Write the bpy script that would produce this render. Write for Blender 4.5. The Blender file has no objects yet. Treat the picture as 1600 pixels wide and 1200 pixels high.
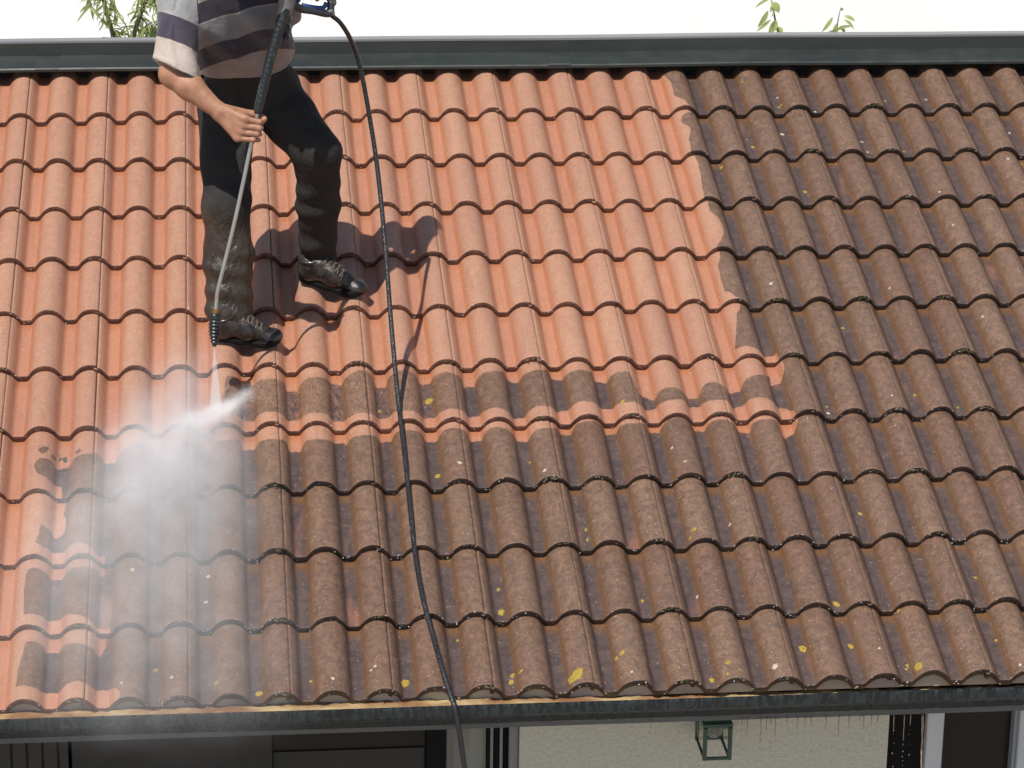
import bpy, math, random
import numpy as np
from mathutils import Vector, Matrix
random.seed(7)
RNG = np.random.default_rng(11)
SC = bpy.context.scene
# ------------------------------------------------------------------ camera
FPX = 4438.53                                  # focal length in pixels of the 1600 px wide photograph
CAM_LOC = np.array([0.72456, -10.64612, 6.20113])
CAM_ROT = np.array([[0.99471, 0.020307, -0.100696], [-0.101769, 0.328082, -0.939151], [0.013965, 0.944431, 0.328413]])
cam_data = bpy.data.cameras.new('camera'); cam_data.sensor_width = 36.0
cam_data.lens = 36.0 * FPX / 1600.0
cam_data.clip_start = 0.1; cam_data.clip_end = 500.0
cam = bpy.data.objects.new('camera', cam_data); SC.collection.objects.link(cam)
m = Matrix([list(r) for r in CAM_ROT]).to_4x4(); m.translation = Vector(CAM_LOC)
cam.matrix_world = m
cam_data.dof.use_dof = False
SC.camera = cam
# ------------------------------------------------------------------ light
SUN_DIR = np.array([-0.285, -0.416, 0.864]); SUN_DIR /= np.linalg.norm(SUN_DIR)   # towards the sun
w = bpy.data.worlds.new('World'); SC.world = w; w.use_nodes = True
nt = w.node_tree; bg = nt.nodes['Background']
sky = nt.nodes.new('ShaderNodeTexSky'); sky.sky_type = 'NISHITA'; sky.sun_disc = False
sky.sun_elevation = math.asin(SUN_DIR[2]); sky.sun_rotation = math.atan2(SUN_DIR[0], SUN_DIR[1])
sky.air_density = 1.0; sky.dust_density = 0.8; sky.ozone_density = 1.0
nt.links.new(sky.outputs[0], bg.inputs[0]); bg.inputs[1].default_value = 0.10
sd = bpy.data.lights.new('sun', 'SUN'); sd.energy = 5.0; sd.angle = math.radians(0.53); sd.color = (1.0, 0.95, 0.87)
sun = bpy.data.objects.new('sun', sd); SC.collection.objects.link(sun)
sun.rotation_euler = Vector(SUN_DIR).to_track_quat('Z', 'Y').to_euler()
sun.location = (-3, -6, 12)
SC.view_settings.view_transform = 'Standard'; SC.view_settings.look = 'None'
SC.view_settings.exposure = 0.0; SC.view_settings.gamma = 1.0
SC.cycles.max_bounces = 8; SC.cycles.volume_bounces = 2; SC.cycles.volume_max_steps = 256; SC.cycles.volume_step_rate = 1.5
SC.cycles.transparent_max_bounces = 16

# ------------------------------------------------------------------ helpers
def ray(px, py):
    d = CAM_ROT @ np.array([(px - 800) / FPX, -(py - 600) / FPX, -1.0]); return d / np.linalg.norm(d)
def at(px, py, Y):
    """the world point that a photo pixel shows at distance plane Y"""
    d = ray(px, py); return CAM_LOC + d * (Y - CAM_LOC[1]) / d[1]
def atz(px, py, Z):
    d = ray(px, py); return CAM_LOC + d * (Z - CAM_LOC[2]) / d[2]
PITCH = math.radians(18.3); RIDGE0 = 3.6
CP, SP = math.cos(PITCH), math.sin(PITCH)
def r2w(u, v, h=0.0):
    """roof coordinates (along the eave, up the slope, off the slope) to world"""
    return np.array([u, v * CP - h * SP, RIDGE0 + v * SP + h * CP])
def tag(o, label=None, cat=None, group=None, kind=None):
    if label: o['label'] = label
    if cat: o['category'] = cat
    if group: o['group'] = group
    if kind: o['kind'] = kind
    return o
def link(o, parent=None):
    SC.collection.objects.link(o)
    if parent is not None: o.parent = parent
    return o
def empty(name, loc=(0, 0, 0)):
    o = bpy.data.objects.new(name, None); o.location = [float(x) for x in loc]; o.empty_display_size = .1; return link(o)
def mesh_obj(name, V, F, mat=None, parent=None, smooth=True, attrs=None, loc=None, mats=None, fmat=None):
    """V n x 3 world (or parent-free) coordinates, F list or array of faces. The object's origin is put at loc."""
    V = np.asarray(V, dtype=np.float64)
    if loc is None: loc = np.zeros(3)
    loc = np.asarray(loc, float)
    me = bpy.data.meshes.new(name)
    F_is_arr = isinstance(F, np.ndarray)
    if F_is_arr:
        n = len(F); k = F.shape[1]
        me.vertices.add(len(V)); me.vertices.foreach_set('co', (V - loc).astype(np.float32).ravel())
        me.loops.add(n * k); me.loops.foreach_set('vertex_index', F.astype(np.int32).ravel())
        me.polygons.add(n)
        me.polygons.foreach_set('loop_start', np.arange(0, n * k, k, dtype=np.int32))
        me.polygons.foreach_set('loop_total', np.full(n, k, dtype=np.int32))
        me.update(calc_edges=True)
    else:
        me.from_pydata((V - loc).tolist(), [], F)
    me.validate()
    me.polygons.foreach_set('use_smooth', np.full(len(me.polygons), bool(smooth)))
    for an, av in (attrs or {}).items():
        a = me.attributes.new(an, 'FLOAT', 'POINT'); a.data.foreach_set('value', np.asarray(av, dtype=np.float32))
    for mm in (mats or ([mat] if mat else [])): me.materials.append(mm)
    if fmat is not None: me.polygons.foreach_set('material_index', np.asarray(fmat, dtype=np.int32))
    me.update()
    o = bpy.data.objects.new(name, me)
    link(o, parent)
    if parent is not None:
        o.location = Vector(loc) - parent_world(parent)
    else: o.location = Vector(loc)
    return o
def parent_world(p):
    t = Vector((0, 0, 0))
    while p is not None: t += p.location; p = p.parent
    return t
class MB:
    """collects plain shapes into one mesh"""
    def __init__(s): s.V = []; s.F = []; s.n = 0
    def add(s, V, F):
        s.V.append(np.asarray(V, float)); s.F += [[i + s.n for i in f] for f in F]; s.n += len(V)
    def box(s, a, b, bev=0.0):
        (x0, y0, z0), (x1, y1, z1) = a, b
        if bev <= 0:
            V = [(x, y, z) for x in (x0, x1) for y in (y0, y1) for z in (z0, z1)]
            s.add(V, [[0, 1, 3, 2], [4, 6, 7, 5], [0, 4, 5, 1], [2, 3, 7, 6], [0, 2, 6, 4], [1, 5, 7, 3]]); return
        # chamfered box: section in xz/ all edges through an octagon in two axes
        e = min(bev, abs(x1 - x0) / 2.1, abs(y1 - y0) / 2.1, abs(z1 - z0) / 2.1)
        import itertools
        V = []; idx = {}
        for ix, iy, iz in itertools.product((0, 1), repeat=3):
            for ax in range(3):
                p = [x1 if ix else x0, y1 if iy else y0, z1 if iz else z0]
                sg = [-1 if ix else 1, -1 if iy else 1, -1 if iz else 1]
                for q in range(3):
                    if q != ax: p[q] += sg[q] * e
                idx[(ix, iy, iz, ax)] = len(V); V.append(p)
        F = []
        for ax in range(3):
            o1, o2 = [q for q in range(3) if q != ax]
            for sv in (0, 1):
                f = []
                for c in ((0, 0), (1, 0), (1, 1), (0, 1)):
                    k = [0, 0, 0]; k[ax] = sv; k[o1], k[o2] = c; f.append(idx[tuple(k) + (ax,)])
                F.append(f if (sv == 1) == (ax != 1) else f[::-1])
        for ax in range(3):
            o1, o2 = [q for q in range(3) if q != ax]
            for c in ((0, 0), (1, 0), (1, 1), (0, 1)):
                k0 = [0, 0, 0]; k1 = [0, 0, 0]; k0[ax] = 0; k1[ax] = 1
                k0[o1], k0[o2] = c; k1[o1], k1[o2] = c
                F.append([idx[tuple(k0) + (o1,)], idx[tuple(k1) + (o1,)], idx[tuple(k1) + (o2,)], idx[tuple(k0) + (o2,)]])
        for c in itertools.product((0, 1), repeat=3):
            F.append([idx[c + (0,)], idx[c + (1,)], idx[c + (2,)]])
        s.add(V, F)
    def tube(s, P, r, n=16, cap=True):
        V, F = tube(P, r, n, cap); s.add(V, F)
    def build(s, name, mat, parent=None, smooth=False, loc=None, fix=True, kind=None, label=None):
        V = np.concatenate(s.V)
        if loc is None: loc = (V.min(0) + V.max(0)) / 2
        o = mesh_obj(name, V, s.F, mat, parent, smooth, loc=loc)
        if fix:
            import bmesh
            b = bmesh.new(); b.from_mesh(o.data); bmesh.ops.recalc_face_normals(b, faces=b.faces); b.to_mesh(o.data); b.free()
        tag(o, label=label, kind=kind)
        return o
def tube(P, r, n=16, cap=True):
    P = np.asarray(P, float); m_ = len(P); r = np.broadcast_to(np.asarray(r, float), (m_,))
    T = np.gradient(P, axis=0); T /= np.linalg.norm(T, axis=1)[:, None] + 1e-12
    up = np.array([0, 0, 1.0]) if abs(T[0][2]) < .9 else np.array([0, 1.0, 0])
    a = np.cross(T[0], up); a /= np.linalg.norm(a); V = []
    for i in range(m_):
        a = a - T[i] * (a @ T[i]); a /= np.linalg.norm(a); b = np.cross(T[i], a)
        th = np.arange(n) * 2 * math.pi / n
        V.append(P[i] + r[i] * (np.cos(th)[:, None] * a + np.sin(th)[:, None] * b))
    V = np.concatenate(V)
    F = [[i * n + j, i * n + (j + 1) % n, (i + 1) * n + (j + 1) % n, (i + 1) * n + j] for i in range(m_ - 1) for j in range(n)]
    if cap: F += [list(range(n))[::-1], [(m_ - 1) * n + j for j in range(n)]]
    return V, F
def spline(P, n):
    """Catmull-Rom through the points, n samples per span"""
    P = np.asarray(P, float); Q = np.vstack([2 * P[0] - P[1], P, 2 * P[-1] - P[-2]]); out = []
    for i in range(1, len(Q) - 2):
        p0, p1, p2, p3 = Q[i - 1:i + 3]
        for t in np.arange(n) / n:
            out.append(.5 * (2 * p1 + (p2 - p0) * t + (2 * p0 - 5 * p1 + 4 * p2 - p3) * t * t + (3 * p1 - p0 - 3 * p2 + p3) * t ** 3))
    out.append(P[-1]); return np.array(out)

# ------------------------------------------------------------------ material helper
class NT:
    def __init__(s, name, **kw):
        s.m = bpy.data.materials.new(name); s.m.use_nodes = True; s.t = s.m.node_tree
        s.b = s.t.nodes['Principled BSDF']; s.out = s.t.nodes['Material Output']
        for k, v in kw.items(): s.set(k, v)
    def set(s, k, v):
        k = {'color': 'Base Color', 'rough': 'Roughness', 'metal': 'Metallic', 'spec': 'Specular IOR Level', 'coat': 'Coat Weight',
             'coat_rough': 'Coat Roughness', 'normal': 'Normal', 'trans': 'Transmission Weight', 'sheen': 'Sheen Weight', 'ior': 'IOR',
             'sss': 'Subsurface Weight', 'alpha': 'Alpha', 'emit': 'Emission Color', 'emit_s': 'Emission Strength'}.get(k, k)
        if isinstance(v, bpy.types.NodeSocket): s.t.links.new(v, s.b.inputs[k])
        else:
            if isinstance(v, tuple) and len(v) == 3: v = v + (1.0,)
            s.b.inputs[k].default_value = v
    def node(s, typ, **kw):
        n = s.t.nodes.new(typ)
        for k, v in kw.items(): setattr(n, k, v)
        return n
    def inp(s, n, i, v):
        if isinstance(v, bpy.types.NodeSocket): s.t.links.new(v, n.inputs[i])
        elif v is not None:
            if isinstance(v, tuple) and len(v) == 3 and n.inputs[i].type == 'RGBA': v = v + (1.0,)
            n.inputs[i].default_value = v
    def math(s, op, a, b=None, c=None, clamp=False):
        n = s.node('ShaderNodeMath', operation=op, use_clamp=clamp)
        s.inp(n, 0, a); s.inp(n, 1, b)
        if c is not None: s.inp(n, 2, c)
        return n.outputs[0]
    def mix(s, f, a, b, mode='MIX'):
        n = s.node('ShaderNodeMix', data_type='RGBA', blend_type=mode)
        s.inp(n, 0, f); s.inp(n, 6, a); s.inp(n, 7, b); return n.outputs[2]
    def rng(s, v, a, b, c=0.0, d=1.0, smooth=False):
        n = s.node('ShaderNodeMapRange', interpolation_type='SMOOTHSTEP' if smooth else 'LINEAR')
        for i, x in enumerate((v, a, b, c, d)): s.inp(n, i, x)
        return n.outputs[0]
    def attr(s, name):
        return s.node('ShaderNodeAttribute', attribute_name=name).outputs['Fac']
    def obj(s, scale=(1, 1, 1), loc=(0, 0, 0)):
        c = s.node('ShaderNodeTexCoord').outputs['Object']
        if scale == (1, 1, 1) and loc == (0, 0, 0): return c
        m_ = s.node('ShaderNodeMapping'); s.inp(m_, 0, c); m_.inputs['Scale'].default_value = scale; m_.inputs['Location'].default_value = loc
        return m_.outputs[0]
    def noise(s, vec, scale, detail=3, rough=.5, dist=0.0, fac=True):
        n = s.node('ShaderNodeTexNoise'); s.inp(n, 'Vector', vec)
        n.inputs['Scale'].default_value = scale; n.inputs['Detail'].default_value = detail
        n.inputs['Roughness'].default_value = rough; n.inputs['Distortion'].default_value = dist
        return n.outputs[0] if fac else n.outputs[1]
    def voro(s, vec, scale, feature='F1', out=0):
        n = s.node('ShaderNodeTexVoronoi', feature=feature); s.inp(n, 'Vector', vec); n.inputs['Scale'].default_value = scale; return n.outputs[out]
    def bump(s, h, dist, strength=1.0, normal=None):
        n = s.node('ShaderNodeBump'); n.inputs['Distance'].default_value = dist; s.inp(n, 'Strength', strength)
        s.inp(n, 'Height', h)
        if normal is not None: s.inp(n, 'Normal', normal)
        return n.outputs[0]
    def sep(s, v):
        n = s.node('ShaderNodeSeparateXYZ'); s.inp(n, 0, v); return n.outputs
DIRT={0:["2.474,-1.15 2.474,-1.075 2.488,-0.836 2.499,-0.648 2.499,-0.479 2.496,-0.291 2.513,-0.192 2.534,-0.103 2.541,0.022 2.541,0.05 6,0.05 6,-1.15"],1:["2.56,-0.15 2.56,-0.068 2.551,0.018 2.513,0.123 2.502,0.197 2.5,0.288 2.511,0.364 2.525,0.441 2.523,0.536 2.507,0.71 2.507,0.882 2.503,1.001 2.503,1.05 6,1.05 6,-0.15"],2:["2.517,0.85 2.517,1.009 2.522,1.199 2.52,1.352 2.517,1.503 2.513,1.651 2.509,1.795 2.507,1.97 2.507,2.05 6,2.05 6,0.85"],3:["2.521,1.85 2.521,2.016 2.518,2.207 2.53,2.283 2.543,2.345 2.552,2.499 2.546,2.702 2.528,2.861 2.506,2.969 2.506,3.05 6,3.05 6,1.85"],4:["2.518,2.85 2.518,2.997 2.512,3.117 2.498,3.266 2.497,3.365 2.495,3.462 2.495,3.559 2.495,3.654 2.496,3.808 2.513,3.873 2.528,3.976 2.528,4.05 6,4.05 6,2.85"],5:["2.541,3.85 2.541,4.017 2.533,4.131 2.519,4.195 2.511,4.357 2.503,4.475 2.497,4.585 2.491,4.672 2.486,4.755 2.481,4.834 2.496,4.85 2.52,4.857 2.543,4.887 2.564,4.916 2.576,4.916 2.594,4.886 2.617,4.879 2.626,4.866 2.627,4.963 2.627,5.05 6,5.05 6,3.85"],6:["0.724,5.777 0.723,5.623 0.726,5.493 0.726,5.396 0.725,5.299 0.732,5.152 0.754,5.12 0.773,5.101 0.781,5.156 0.799,5.14 0.818,5.146 0.825,5.177 0.837,5.181 0.865,5.214 0.885,5.223 0.906,5.193 0.928,5.142 0.933,5.271 0.951,5.268 0.969,5.287 0.974,5.281 0.982,5.221 1.002,5.197 1.018,5.202 1.035,5.185 1.051,5.18 1.068,5.14 1.082,5.13 1.088,5.148 1.104,5.163 1.119,5.187 1.124,5.161 1.141,5.117 1.157,5.118 1.174,5.091 1.203,5.06 1.215,5.102 1.226,5.117 1.23,5.175 1.234,5.244 1.25,5.241 1.267,5.245 1.27,5.221 1.276,5.116 1.29,5.126 1.304,5.108 1.329,5.108 1.358,5.108 1.376,5.122 1.384,5.189 1.39,5.208 1.414,5.186 1.421,5.174 1.431,5.14 1.455,5.15 1.479,5.159 1.495,5.173 1.512,5.152 1.529,5.155 1.529,5.315 1.543,5.25 1.569,5.263 1.573,5.185 1.586,5.169 1.606,5.145 1.624,5.158 1.643,5.142 1.675,5.073 1.682,5.131 1.696,5.187 1.717,5.2 1.724,5.192 1.739,5.151 1.755,5.167 1.771,5.152 1.801,5.127 1.825,5.045 1.834,5.138 1.84,5.153 1.863,5.168 1.871,5.185 1.879,5.165 1.903,5.169 1.932,5.159 1.952,5.155 1.976,5.12 1.981,5.221 1.994,5.215 2.02,5.258 2.03,5.219 2.045,5.209 2.074,5.207 2.099,5.212 2.104,5.286 2.107,5.357 2.11,5.426 2.115,5.488 2.119,5.55 2.129,5.524 2.143,5.523 2.156,5.557 2.168,5.598 2.173,5.596 2.183,5.541 2.2,5.518 2.227,5.529 2.258,5.518 2.276,5.52 2.288,5.568 2.304,5.564 2.319,5.568 2.325,5.559 2.334,5.482 2.349,5.445 2.374,5.447 2.398,5.46 2.414,5.481 2.427,5.505 2.432,5.506 2.458,5.466 2.471,5.469 2.477,5.429 2.489,5.373 2.512,5.348 2.537,5.331 2.566,5.267 2.588,5.171 2.584,5.269 2.579,5.387 2.594,5.346 2.618,5.323 2.624,5.288 2.635,5.193 2.642,5.092 2.638,5.012 2.638,4.85 6,4.85 6,6.05 2.63,6.05 2.63,5.987 2.629,5.919 2.61,5.8 2.581,5.789 2.563,5.778 2.537,5.772 2.52,5.769 2.505,5.749 2.484,5.726 2.465,5.735 2.447,5.745 2.425,5.812 2.416,5.771 2.398,5.772 2.372,5.78 2.357,5.779 2.342,5.754 2.326,5.721 2.315,5.73 2.298,5.721 2.279,5.742 2.267,5.701 2.234,5.754 2.218,5.764 2.202,5.752 2.189,5.748 2.177,5.725 2.16,5.752 2.129,5.785 2.112,5.785 2.082,5.793 2.066,5.795 2.051,5.774 2.029,5.74 2.018,5.746 2,5.73 1.982,5.733 1.958,5.756 1.933,5.763 1.906,5.745 1.883,5.749 1.867,5.75 1.847,5.746 1.824,5.811 1.807,5.81 1.777,5.831 1.75,5.828 1.729,5.839 1.718,5.872 1.698,5.856 1.676,5.899 1.659,5.857 1.634,5.847 1.607,5.831 1.593,5.828 1.581,5.801 1.565,5.82 1.547,5.812 1.527,5.847 1.515,5.824 1.49,5.848 1.462,5.845 1.448,5.849 1.435,5.832 1.419,5.834 1.398,5.818 1.375,5.868 1.358,5.858 1.334,5.866 1.318,5.864 1.303,5.842 1.277,5.782 1.259,5.819 1.244,5.816 1.229,5.848 1.213,5.863 1.189,5.878 1.162,5.88 1.147,5.89 1.134,5.878 1.118,5.859 1.1,5.846 1.082,5.853 1.076,5.847 1.059,5.839 1.042,5.865 1.026,5.866 1.011,5.863 0.995,5.836 0.979,5.835 0.964,5.814 0.947,5.812 0.93,5.838 0.923,5.824 0.909,5.809 0.884,5.834 0.868,5.838 0.853,5.822 0.831,5.801 0.821,5.824 0.803,5.805 0.785,5.806 0.763,5.833 0.743,5.856 0.723,5.836"],7:["0.202,7.05 0.202,6.952 0.203,6.898 0.198,6.809 0.182,6.797 0.177,6.828 0.169,6.821 0.158,6.807 0.146,6.778 0.123,6.735 0.11,6.596 0.116,6.543 0.127,6.469 0.146,6.467 0.164,6.46 0.175,6.49 0.179,6.525 0.198,6.488 0.217,6.482 0.225,6.463 0.236,6.419 0.261,6.42 0.276,6.423 0.291,6.406 0.314,6.374 0.328,6.364 0.332,6.439 0.349,6.423 0.367,6.421 0.371,6.414 0.377,6.366 0.385,6.351 0.394,6.321 0.408,6.313 0.421,6.285 0.437,6.274 0.452,6.241 0.466,6.225 0.479,6.176 0.486,6.226 0.492,6.299 0.507,6.316 0.521,6.352 0.537,6.458 0.549,6.377 0.561,6.352 0.573,6.312 0.584,6.262 0.605,6.218 0.625,6.119 0.641,6.123 0.656,6.182 0.677,6.255 0.689,6.225 0.709,6.217 0.727,6.226 0.744,6.209 0.772,6.153 0.779,6.255 0.799,6.228 0.818,6.236 0.823,6.224 0.834,6.181 0.85,6.215 0.865,6.222 0.881,6.232 0.897,6.224 0.924,6.174 0.928,6.238 0.931,6.301 0.951,6.287 0.97,6.304 0.973,6.258 0.987,6.21 1.002,6.243 1.018,6.246 1.035,6.257 1.053,6.237 1.074,6.194 1.082,6.168 1.098,6.156 1.114,6.158 1.121,6.223 1.133,6.17 1.148,6.193 1.163,6.191 1.182,6.198 1.201,6.174 1.224,6.133 1.232,6.163 1.251,6.142 1.27,6.149 1.276,6.104 1.29,6.086 1.305,6.116 1.321,6.118 1.34,6.129 1.362,6.097 1.376,6.116 1.382,6.17 1.399,6.164 1.416,6.173 1.427,6.127 1.445,6.101 1.472,6.099 1.5,6.104 1.523,6.102 1.529,6.199 1.548,6.169 1.566,6.173 1.576,6.116 1.593,6.092 1.62,6.1 1.636,6.121 1.652,6.118 1.663,6.137 1.676,6.126 1.685,6.188 1.702,6.198 1.719,6.217 1.725,6.197 1.741,6.151 1.764,6.142 1.78,6.142 1.797,6.122 1.824,6.052 1.837,6.084 1.852,6.089 1.868,6.101 1.874,6.053 1.889,6.01 1.904,6.028 1.92,6.018 1.936,6.024 1.954,6.001 1.966,6.026 1.98,6.007 1.983,6.117 2.003,6.096 2.021,6.098 2.03,6.049 2.052,6.059 2.066,6.081 2.081,6.085 2.097,6.071 2.119,6.036 2.13,6.108 2.149,6.092 2.166,6.102 2.172,6.055 2.182,6.033 2.194,5.993 2.214,6.014 2.237,5.995 2.252,5.994 2.27,5.953 2.275,6.001 2.28,6.044 2.283,6.082 2.301,6.085 2.318,6.103 2.325,6.068 2.343,6.048 2.369,6.055 2.385,6.067 2.403,6.052 2.424,6.053 2.435,6.111 2.451,6.123 2.467,6.138 2.473,6.131 2.478,6.06 2.489,6.044 2.508,6.061 2.524,6.066 2.541,6.049 2.563,6.038 2.571,6.136 2.574,6.25 2.583,6.26 2.592,6.222 2.617,6.169 2.629,6.111 2.639,6.004 2.639,5.85 6,5.85 6,7.05","0.121,6.32 0.129,6.277 0.137,6.269 0.145,6.253 0.155,6.266 0.148,6.351 0.135,6.4 0.124,6.367","0.185,6.309 0.19,6.261 0.195,6.33 0.187,6.374","0.201,6.285 0.209,6.275 0.212,6.326 0.214,6.377 0.202,6.387 0.197,6.33","0.162,6.378 0.169,6.306 0.173,6.327 0.177,6.347 0.174,6.432 0.167,6.428","0.237,6.31 0.245,6.304 0.252,6.291 0.261,6.364 0.253,6.373 0.244,6.371"],8:["0.216,6.85 0.216,6.98 0.213,7.088 0.207,7.184 0.217,7.251 0.218,7.394 0.213,7.504 0.202,7.565 0.182,7.597 0.176,7.513 0.16,7.518 0.144,7.489 0.142,7.574 0.14,7.657 0.135,7.732 0.129,7.803 0.152,7.858 0.164,7.851 0.176,7.822 0.183,7.826 0.199,7.819 0.216,7.822 0.227,7.801 0.246,7.808 0.273,7.832 0.299,7.864 0.309,7.9 0.318,7.927 0.323,7.955 0.338,7.875 0.346,7.918 0.343,7.989 0.343,8.05 6,8.05 6,6.85"],9:["0.338,7.85 0.338,7.96 0.342,8.033 0.346,8.07 0.339,8.144 0.331,8.141 0.322,8.1 0.304,8.111 0.29,8.129 0.275,8.129 0.26,8.128 0.245,8.106 0.225,8.096 0.218,8.133 0.215,8.167 0.197,8.16 0.179,8.178 0.172,8.154 0.154,8.131 0.129,8.118 0.112,8.14 0.106,8.243 0.106,8.312 0.105,8.381 0.104,8.45 0.105,8.529 0.106,8.607 0.107,8.685 0.108,8.762 0.109,8.839 0.128,8.837 0.149,8.837 0.166,8.828 0.176,8.835 0.191,8.795 0.208,8.797 0.226,8.771 0.246,8.828 0.272,8.873 0.297,8.911 0.315,8.947 0.321,8.974 0.335,8.929 0.353,8.955 0.367,8.933 0.367,9.05 6,9.05 6,7.85"],10:["0.357,8.85 0.357,8.922 0.355,9.042 0.355,9.113 0.346,9.198 0.337,9.273 0.33,9.255 0.316,9.218 0.304,9.229 0.291,9.224 0.274,9.222 0.256,9.197 0.233,9.156 0.22,9.158 0.217,9.2 0.203,9.192 0.189,9.187 0.176,9.224 0.173,9.166 0.156,9.162 0.132,9.156 0.119,9.181 0.116,9.258 0.113,9.333 0.109,9.411 0.106,9.489 0.102,9.564 0.101,9.646 0.1,9.728 0.099,9.809 0.124,9.803 0.137,9.819 0.15,9.82 0.169,9.818 0.181,9.789 0.195,9.775 0.209,9.773 0.224,9.8 0.234,9.796 0.243,9.772 0.26,9.777 0.276,9.761 0.29,9.773 0.304,9.77 0.315,9.785 0.326,9.783 0.342,9.749 0.358,9.758 0.372,9.759 0.387,9.811 0.402,9.908 0.4,9.993 0.4,10.1 6,10.1 6,8.85"]}
LICHEN=[(1.407,5.514,6,0.0209,0),(1.408,6.775,7,0.0139,0),(1.236,5.687,6,0.0116,0),(1.862,7.661,8,0.0116,0),(1.86,7.831,8,0.0093,0),(2.76,7.509,8,0.0116,0),(2.908,1.693,2,0.0139,0),(2.915,1.784,2,0.007,0),(2.199,7.837,8,0.0116,0),(2.182,7.924,8,0.007,0),(1.555,8.857,9,0.0186,0),(1.557,8.497,9,0.0093,0),(1.413,9.182,10,0.007,0),(1.241,9.792,10,0.0209,0),(1.558,9.821,10,0.0139,0),(1.564,9.728,10,0.0116,0),(1.587,9.76,10,0.0093,0),(1.746,9.876,10,0.0302,0),(1.759,9.826,10,0.0162,0),(1.899,9.566,10,0.0139,0),(1.882,9.593,10,0.0093,0),(2.16,9.883,10,0.0139,0),(2.212,9.775,10,0.0116,0),(2.202,9.93,10,0.007,0),(2.243,9.889,10,0.007,0),(1.998,8.741,9,0.0093,0),(2.6,8.877,9,0.0162,0),(2.461,9.462,10,0.0186,0),(2.611,9.445,10,0.0139,0),(2.789,9.87,10,0.0186,0),(2.765,9.757,10,0.007,0),(2.759,9.813,10,0.007,0),(3.067,9.426,10,0.007,0),(3.067,8.527,9,0.007,0),(2.786,9.0,10,0.0093,0),(0.963,9.722,10,0.0093,0),(0.808,9.874,10,0.0162,0),(0.503,9.494,10,0.0116,0),(0.503,9.494,10,0.007,0),(0.681,9.775,10,0.0116,0),(0.65,9.233,10,0.0046,0),(2.918,-0.195,0,0.007,0),(2.908,-0.151,0,0.0093,0),(3.358,-0.936,0,0.0046,0),(3.743,0.547,1,0.007,0),(2.747,0.526,1,0.007,0),(2.759,0.718,1,0.0116,0),(2.619,1.099,2,0.0093,0),(2.751,5.781,6,0.0093,0),(3.067,5.601,6,0.007,0),(3.2,5.846,6,0.007,0),(2.894,4.351,5,0.0093,0),(1.715,6.578,7,0.007,0),(3.339,0.874,1,0.007,0),(3.341,-0.288,0,0.007,0),(3.784,1.107,2,0.0116,0),(2.51,5.774,6,0.007,0),(2.052,5.755,6,0.0116,0),(2.815,3.947,4,0.007,0),(2.788,-0.679,0,0.007,0),(3.149,0.797,1,0.007,0),(1.479,6.728,7,0.0116,1),(1.153,9.663,10,0.0093,1),(1.14,9.691,10,0.007,1),(1.025,9.838,10,0.0093,1),(1.752,6.874,7,0.0093,1),(2.217,6.795,7,0.0093,1),(2.748,5.901,6,0.0116,1),(2.351,9.837,10,0.0139,1),(3.098,9.922,10,0.007,1),(2.683,9.64,10,0.007,1),(2.17,8.715,9,0.007,1),(1.915,9.875,10,0.007,1),(2.06,9.826,10,0.0046,1),(2.891,0.408,1,0.0116,1),(3.192,0.624,1,0.0093,1),(3.198,0.879,1,0.007,1),(3.507,-0.31,0,0.0093,1),(3.788,0.443,1,0.0093,1),(3.721,1.184,2,0.0093,1),(2.667,3.703,4,0.0116,1),(2.971,5.776,6,0.007,1),(3.045,-0.025,0,0.007,1),(3.407,2.593,3,0.007,1),(3.092,3.786,4,0.007,1),(3.394,4.316,5,0.007,1),(0.431,8.19,9,0.0116,1),(0.662,8.169,9,0.0093,1),(0.655,8.57,9,0.0093,1),(0.406,9.796,10,0.007,1),(0.552,9.728,10,0.0093,1),(2.188,6.487,7,0.007,1),(2.324,7.669,8,0.007,1),(3.401,1.928,2,0.007,1),(2.916,-0.398,0,0.007,1),(2.565,0.366,1,0.0046,1)]
# ------------------------------------------------------------------ the roof's shape
DV = 0.3208                                    # course length
XS = np.array([0, 14, 16.5, 20, 25, 32, 42, 53, 64, 75, 86, 97, 108, 118, 125, 130, 133.5, 136, 150]) * 1e-3
HS = np.array([0, 0, .8, 4, 12, 22, 31.5, 38.5, 42, 43, 42, 38.5, 31.5, 22, 12, 4, .8, 0, 0]) * 1e-3
_xx = np.arange(-150, 300) * 1e-3
_hh = np.interp(_xx % .15, XS, HS)
_k = np.exp(-(np.arange(-6, 7) / 1.3) ** 2); _k /= _k.sum()
_hh = np.convolve(_hh, _k, 'same')
def prof(u):
    return np.interp((np.asarray(u) + .099) % .15, _xx, _hh)
def hsurf(u, v, c):
    return prof(u) - .030 - .023 * (v + c * DV) / DV
def on_roof(u, v, lift=0.0):
    """world point on the tiles"""
    c = math.ceil(-v / DV - 1e-6)
    return r2w(u, v, float(hsurf(u, v, c)) + lift)
def poly_dist(px, py, poly):
    """signed distance, positive inside"""
    A_ = poly; B_ = np.roll(poly, -1, 0)
    best = np.full(px.shape, 1e9); inside = np.zeros(px.shape, bool)
    for (ax, ay), (bx, by) in zip(A_, B_):
        dx, dy = bx - ax, by - ay; L = dx * dx + dy * dy + 1e-15
        t = np.clip(((px - ax) * dx + (py - ay) * dy) / L, 0, 1)
        best = np.minimum(best, (px - ax - t * dx) ** 2 + (py - ay - t * dy) ** 2)
        if ay != by:
            c = (ay > py) != (by > py)
            inside ^= c & (px < (bx - ax) * (py - ay) / (by - ay) + ax)
    d = np.sqrt(best); return np.where(inside, d, -d)
# house (everything below is one building)
house = empty('house', r2w(2.0, -1.5)); tag(house, 'low house with red concrete tile roof, half washed clean and half weathered brown', 'house')
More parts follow.
